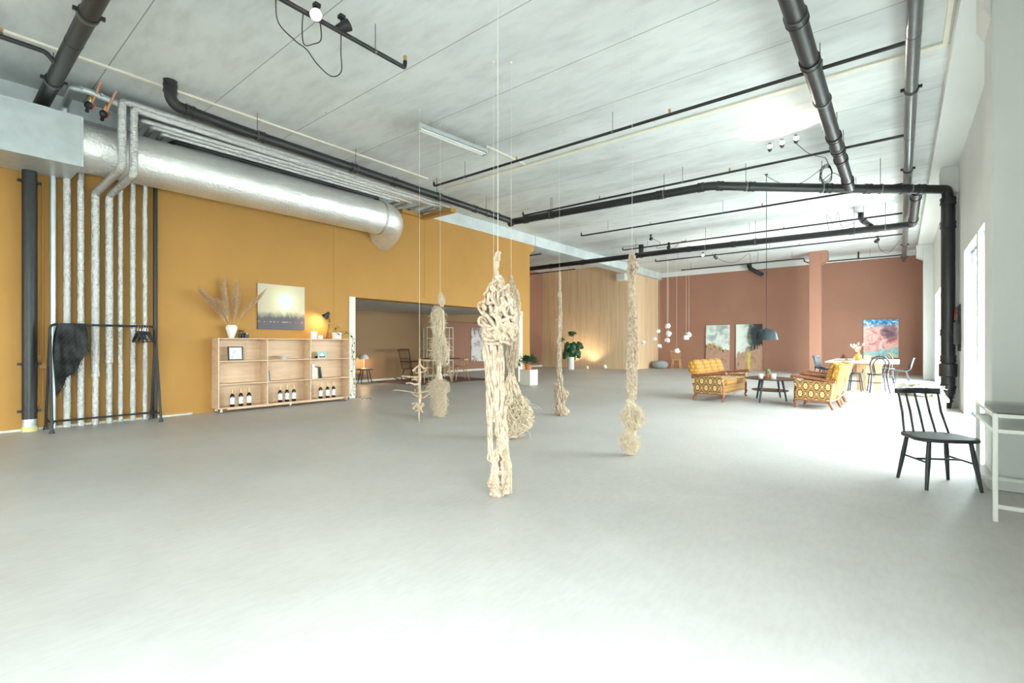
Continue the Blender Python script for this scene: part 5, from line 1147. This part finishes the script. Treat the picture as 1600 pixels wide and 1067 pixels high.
for xx in (-.19,.19):
    for yy in (-.30,.30): MB().box(xx-.025,xx+.025,yy-.025,yy+.025,0,.52).build('leg', M['white_paint'], t, bevel=.004)
for yy in (-.31,.29): MB().box(-.2,.2,yy,yy+.02,.40,.52).build('apron', M['white_paint'], t)
m = MB()
for k in range(70):
    a, b = rnd(.21); hh = .17*(1-(abs(a)+abs(b))*1.7); c0 = Vector((a, b*1.4, .565+max(.01,hh)*random.random()))
    q = Matrix.Rotation(random.uniform(0,6.3),3,'Z') @ Matrix.Rotation(random.uniform(-1,1),3,'X')
    vs = []; 
    for i in range(4):
        for j in range(4): vs.append(c0+q@Vector(((i-1.5)*.035+random.uniform(-.015,.015), (j-1.5)*.035+random.uniform(-.015,.015), random.uniform(-.016,.016))))
    for v in vs: v.z = max(v.z, .563)
    m.add(vs, [(i*4+j,(i+1)*4+j,(i+1)*4+j+1,i*4+j+1) for i in range(3) for j in range(3)])
pc = n = None
n = N('crumpled_paper'); n.color((.76,.74,.66,1)); n.set(.8)
o = m.build('paper_heap', n.m, place=(.205,7.95,0)); o['kind'] = 'stuff'; tag(o, 'heap of crumpled white paper on the low white table', 'paper heap', kind='stuff')
t = thing('wall_rack', 'black wire grid rack on the window wall between pipe and window', 'wall rack', (.84, 12.05, 1.5))
m = MB()
for k in range(7): m.tube([(0,-.28+.0933*k,-.42),(0,-.28+.0933*k,.42)], .004, 5)
for k in range(10): m.tube([(-.003,-.28,-.42+.0933*k),(-.003,.28,-.42+.0933*k)], .004, 5)
m.build('grid', M['black'], t); m = MB().box(-.09,-.004,-.2,-.19,-.3,.1); [m.tube([(-.004,-.2+.1*k,-.3+.15*k),(-.08,-.2+.1*k,-.34+.15*k)], .004, 5) for k in range(5)]
m.build('hooks', M['black'], t); MB().tube([(-.03,.22,.40),(-.05,.12,.15)], .012, 8).build('red_tool', M['red'], t)

# ------------------------------------------------------------------ plinth plant, monstera, uplights
o = MB().box(-.19,.19,-.19,.19,0,.45).build('plinth', wood('pale_plinth', (.62,.58,.50,1), (.72,.68,.60,1), (2,2,.4), 3), bevel=.002); o.location = (-8.53, 11.36, 0); o.rotation_euler = (0,0,.0); tag(o, 'pale cube plinth by the end of the opening', 'plinth')
t = thing('potted_plant', 'bushy dark green plant in terracotta pot on the plinth', 'plant', (-8.53, 11.34, .45))
MB().lathe([(0,0),(.075,0),(.105,.13),(.118,.13),(.122,.17),(.108,.17),(.1,.15),(0,.15)], n=28).lathe([(0,.0),(.1,.0),(.105,.02),(0,.02)], n=28).build('pot', M['terracotta'], t)
m = MB(); st = MB()
for k in range(150):
    a = random.uniform(0,6.28); el = random.uniform(-.15,1.2); R = random.uniform(.12,.33)
    p = Vector((R*math.cos(a)*math.cos(el)*1.05, R*math.sin(a)*math.cos(el)*1.05, .20+R*math.sin(el)*.75))
    leaf(m, p*.85+Vector((0,0,.02)), p-Vector((0,0,.12))+Vector((0,0,random.uniform(-.1,.1))), random.uniform(.09,.13), random.uniform(.06,.085), .5)
    if k % 8 == 0: st.tube([(0,0,.14), p*.5+Vector((0,0,.08)), p*.85+Vector((0,0,.02))], .004, 5)
for k in range(22): leaf(m, Vector((-.24,-.2,.16))+Vector((random.uniform(-.08,.08),random.uniform(-.08,.08),random.uniform(-.06,.1))), (random.gauss(0,1),random.gauss(0,1),random.gauss(0,.4)), .11, .07, .5)
m.build('leaves', M['leaf'], t); st.build('stem', M['stem'], t)
t = thing('monstera', 'tall monstera in a white cylinder pot before the pine wall', 'plant', (-12.12, 19.45, 0))
MB().lathe([(0,0),(.15,0),(.155,.01),(.155,.58),(.14,.58),(.135,.5),(0,.5)], n=32).build('pot', M['white_cer'], t)
st = MB()
def mleaf(c, nrm, L, roll):
    nz = Vector(nrm).normalized(); q = nz.to_track_quat('Z','Y').to_matrix() @ Matrix.Rotation(roll,3,'Z')
    out = [(0,-.05),(.18,-.16),(.38,-.12),(.50,.06),(.30,.14),(.52,.20),(.55,.36),(.28,.34),(.50,.48),(.44,.62),(.22,.54),(.34,.74),(.2,.86),(0,1.0)]
    full = out+[(-x_,y_) for x_,y_ in out[::-1][1:-1]]
    m = MB(); vs = [Vector(c)+q@Vector((0,.35*L,.0))]+[Vector(c)+q@Vector((x_*L,y_*L,-.18*abs(x_)*L-.12*L*y_*y_)) for x_,y_ in full]
    k = len(full); m.add(vs, [(0,1+i,1+(i+1)%k) for i in range(k)]); o = m.build('leaf', M['leaf'], t); o.modifiers.new('thick','SOLIDIFY').thickness = .003
CAMD = Vector((.55,-.78,.25))
for l, z_, L, nr, ro in ((.13,1.66,.36,(.3,-.6,.7),.9),(-.10,1.22,.36,(.4,-.8,.4),2.6),(.05,1.24,.34,(.5,-.7,.5),3.6),(.30,1.20,.36,(.6,-.7,.3),-2.2),(-.15,.98,.38,(.2,-.9,.3),2.9),(.02,1.02,.36,(.5,-.8,.4),3.3),(.20,1.0,.33,(.7,-.6,.3),-2.6),(-.22,.80,.36,(.2,-.9,.3),2.7),(.27,.86,.38,(.7,-.6,.2),-2.8),(.05,.66,.36,(.5,-.85,.15),3.2),(-.40,1.36,.22,(.3,-.8,.4),.6),(-.05,.95,.3,(-.4,.5,.5),2.0)):
    c = LAT*l+DEP*random.uniform(-.2,.05)+UP*z_; mleaf(c, nr, L, ro); st.tube(curve_pts([(0,0,.5),c*.4+UP*.45,c], 5), .008, 6)
st.build('stems', M['stem'], t)
def uplight(label, p):
    t = thing('floor_uplight', label, 'floor light', p, 0, 'floor uplights at the pine wall'); MB().lathe([(0,0),(.06,0),(.062,.05),(.05,.12),(.045,.12),(.04,.06),(0,.06)], n=18).build('housing', M['white_cer'], t)
    MB().ball((0,0,.075), .032, 10, 6).build('lamp', M['bulb_soft'], t)
    l = bpy.data.lights.new('uplight', 'SPOT'); l.energy = 22; l.color = (1,.80,.52); l.spot_size = 2.0; l.spot_blend = .8; l.shadow_soft_size = .05
    lo = bpy.data.objects.new('uplight', l); COL.objects.link(lo); lo.parent = t; lo.location = (0,0,.14); lo.rotation_euler = (PI-.35, 0, 0)
uplight('floor uplight left of the monstera at the pine wall', (-12.75, 20.3, 0)); uplight('floor uplight right of the monstera pot at the pine wall', (-11.75, 20.35, 0))

# ------------------------------------------------------------------ low side room
o = MB().box(-13.15, -10.7, 9.1, 12.4, .001, .012).build('rug', plain('faded_red_rug', (.24,.155,.13), .9, vary=.4, scale=8), off=(-12,10.7,0)); tag(o, 'flat red rug under the table in the low side room', 'rug')
t = thing('stool', 'small dark round stool carrying the lit table lamp', 'stool', (-12.85, 8.70, 0))
MB().lathe([(0,.40),(.235,.40),(.245,.41),(.245,.43),(.235,.44),(0,.44)], n=32).build('seat', M['black_wood'], t)
for k in range(4):
    a = k*PI/2+.5; MB().tube([(.13*math.cos(a),.13*math.sin(a),.40),(.24*math.cos(a),.24*math.sin(a),0)], [.02,.014], 8).build('leg', M['black_wood'], t)
t = thing('table_lamp', 'white mushroom table lamp glowing on the dark stool', 'table lamp', (-12.85, 8.66, .44))
MB().lathe([(0,0),(.075,0),(.078,.012),(.02,.02),(0,.02)], n=24).build('base', M['white_paint'], t); MB().tube([(0,0,.02),(0,0,.36)], .011, 10).build('stem', M['white_paint'], t)
MB().lathe([(.15,.30),(.148,.33),(.125,.39),(.08,.435),(.02,.455),(0,.457)], n=32).build('shade', plain('lamp_shade_white', (.72,.72,.70), .5), t)
MB().lathe([(.145,.302),(.142,.33),(.12,.385),(.075,.428),(0,.448)], n=32).build('inner_shade', M['white_paint'], t); MB().ball((0,0,.345), .032, 10, 8).build('bulb', M['shade_glow'], t)
l = bpy.data.lights.new('lamp_bulb', 'POINT'); l.energy = 14; l.color = (1,.66,.36); l.shadow_soft_size = .03; lo = bpy.data.objects.new('lamp_bulb', l); COL.objects.link(lo); lo.parent = t; lo.location = (0,0,.29)
# rocking chair (front -y)
t = thing('rocking_chair', 'dark spindle rocking chair in the low side room', 'rocking chair', (-12.20, 10.0, .012), 1.75)
mt = M['dark_wood']
MB().prism([(-.25,-.24,.40),(.25,-.24,.40),(.22,.2,.37),(-.22,.2,.37)], (0,0,.03)).build('seat', mt, t, bevel=.006)
for s in (-1,1):
    MB().tube([(s*.20,-.18,.40),(s*.235,-.24,.045)], .016, 8).build('leg', mt, t); MB().tube([(s*.18,.16,.375),(s*.225,.25,.055)], .016, 8).build('leg', mt, t)
    MB().tube(curve_pts([(s*.235,-.46,.075),(s*.235,-.2,.022),(s*.23,.1,.02),(s*.225,.42,.07),(s*.22,.55,.115)], 6), .017, 8).build('rocker', mt, t)
    MB().tube([(s*.23,.20,.40),(s*.25,.34,1.0)], .015, 8).build('back_post', mt, t)
    MB().tube(curve_pts([(s*.25,.26,.62),(s*.28,.0,.63),(s*.28,-.22,.61)], 5), .018, 8, True, 1.4).build('armrest', mt, t); MB().tube([(s*.26,-.15,.41),(s*.28,-.17,.61)], .011, 8).build('arm_post', mt, t)
for k in range(6): MB().tube([(-.18+.072*k,.19,.385),(-.2+.08*k,.33,.98)], .009, 6).build('spindle', mt, t)
MB().tube([(-.27,.345,1.0),(0,.365,1.01),(.27,.345,1.0)], .03, 8, True, .4).build('top_rail', mt, t); MB().tube([(-.245,.28,.72),(.245,.28,.72)], .012, 8).build('back_rail', mt, t)
# black table
t = thing('side_room_table', 'black square table on a pedestal in the low side room', 'table', (-11.62, 10.75, .012))
MB().box(-.42,.42,-.42,.42,.70,.735).build('tabletop', M['black'], t, bevel=.004); MB().tube([(0,0,.03),(0,0,.7)], .04, 12).build('pedestal', M['black'], t); MB().box(-.28,.28,-.28,.28,0,.03).build('base', M['black'], t, bevel=.004)
def oakchair(label, loc, rz):
    t = thing('side_room_chair', label, 'chair', loc, rz, 'light wood chairs at the black table')
    MB().lathe([(0,.42),(.2,.43),(.23,.45),(.225,.46),(0,.445)], n=28).build('seat', M['oak'], t)
    for sx in (-1,1):
        for sy in (-1,1): MB().tube([(sx*.13,sy*.13,.43),(sx*.22,sy*.23,0)], [.018,.013], 8).build('leg', M['oak'], t)
    pts = [(.235*math.sin(a),.02+.235*math.cos(a)*1.0,.70-.02*abs(a)) for a in [q*.25-1.5 for q in range(13)]]
    MB().tube(pts, .035, 10, True, .3).build('backrest', M['oak'], t)
    for a in (-1.3,-.6,.6,1.3): MB().tube([(.2*math.sin(a),.2*math.cos(a),.45),(.235*math.sin(a),.02+.235*math.cos(a),.68)], .009, 6).build('spindle', M['oak'], t)
    return t
oc = oakchair('light wood chair at the near left of the black table', (-11.55, 10.05, .012), 3.0)
dup(oc, (-11.15, 10.45, .012), 2.3, 'light wood chair hidden behind the flax tassels at the black table'); dup(oc, (-11.45, 11.45, .012), -.5, 'light wood chair at the far right of the black table')
o = thing('plant_pot', 'tiny plant in a dark pot on the black table', 'plant', (-11.80, 10.60, .749)); MB().lathe([(0,0),(.045,0),(.055,.08),(.05,.08),(0,.07)], n=18).build('pot', M['black'], o)
m = MB(); [leaf(m, (0,0,.07), (random.gauss(0,1),random.gauss(0,1),1.2), .12, .04) for _ in range(14)]; m.build('leaves', M['leaf'], o)
# white grid shelf
t = thing('grid_shelf', 'tall white open grid rack standing behind the black table', 'shelf', (-12.75, 11.72, .0), 0)
A = Vector((-.10,-.52,0)); Bv = Vector((.18,.46,0)); bk_ = Vector((-.30,.10,0))
for off_ in (Vector((0,0,0)), bk_):
    for u in (0, .36, .67, 1):
        p = A.lerp(Bv, u)+off_; MB().bar(p+UP*.013, p+UP*1.80, .022).build('post', M['white_paint'], t)
    for zz in (.10,.62,.98,1.40,1.79):
        MB().bar(A+off_+UP*zz, Bv+off_+UP*zz, .02).build('rail', M['white_paint'], t)
for zz in (.10,.62,.98,1.40,1.79):
    MB().bar(A+UP*zz, A+bk_+UP*zz, .018).build('end_rail', M['white_paint'], t); MB().bar(Bv+UP*zz, Bv+bk_+UP*zz, .018).build('end_rail', M['white_paint'], t)
n = N('horses_abstract'); x, y, z = n.xyz(); a = n.noise(1.6, 5, .65, dist=1.2); b = n.noise(5, 5, .7)
c = n.ramp(n.math('ADD', a, n.math('MULTIPLY', n.math('SUBTRACT', b, .5), .35)), [(.30, (.06,.045,.05,1)), (.42, (.30,.24,.25,1)), (.52, (.66,.62,.60,1)), (.65, (.74,.71,.69,1)), (.78, (.55,.40,.36,1))]); n.color(c); n.set(.6)
t = thing('canvas', 'large greyish pink abstract canvas on the rust wall beyond the opening', 'painting', (-14.85, 16.65, .42))
MB().box(.002,.04,-1.17,1.17,0,1.52).build('canvas_face', n.m, t, bevel=.003)
for o in bpy.data.objects:
    if o.type == 'MESH' and o.parent is None and 'label' not in o and 'kind' not in o: o['kind'] = 'structure'
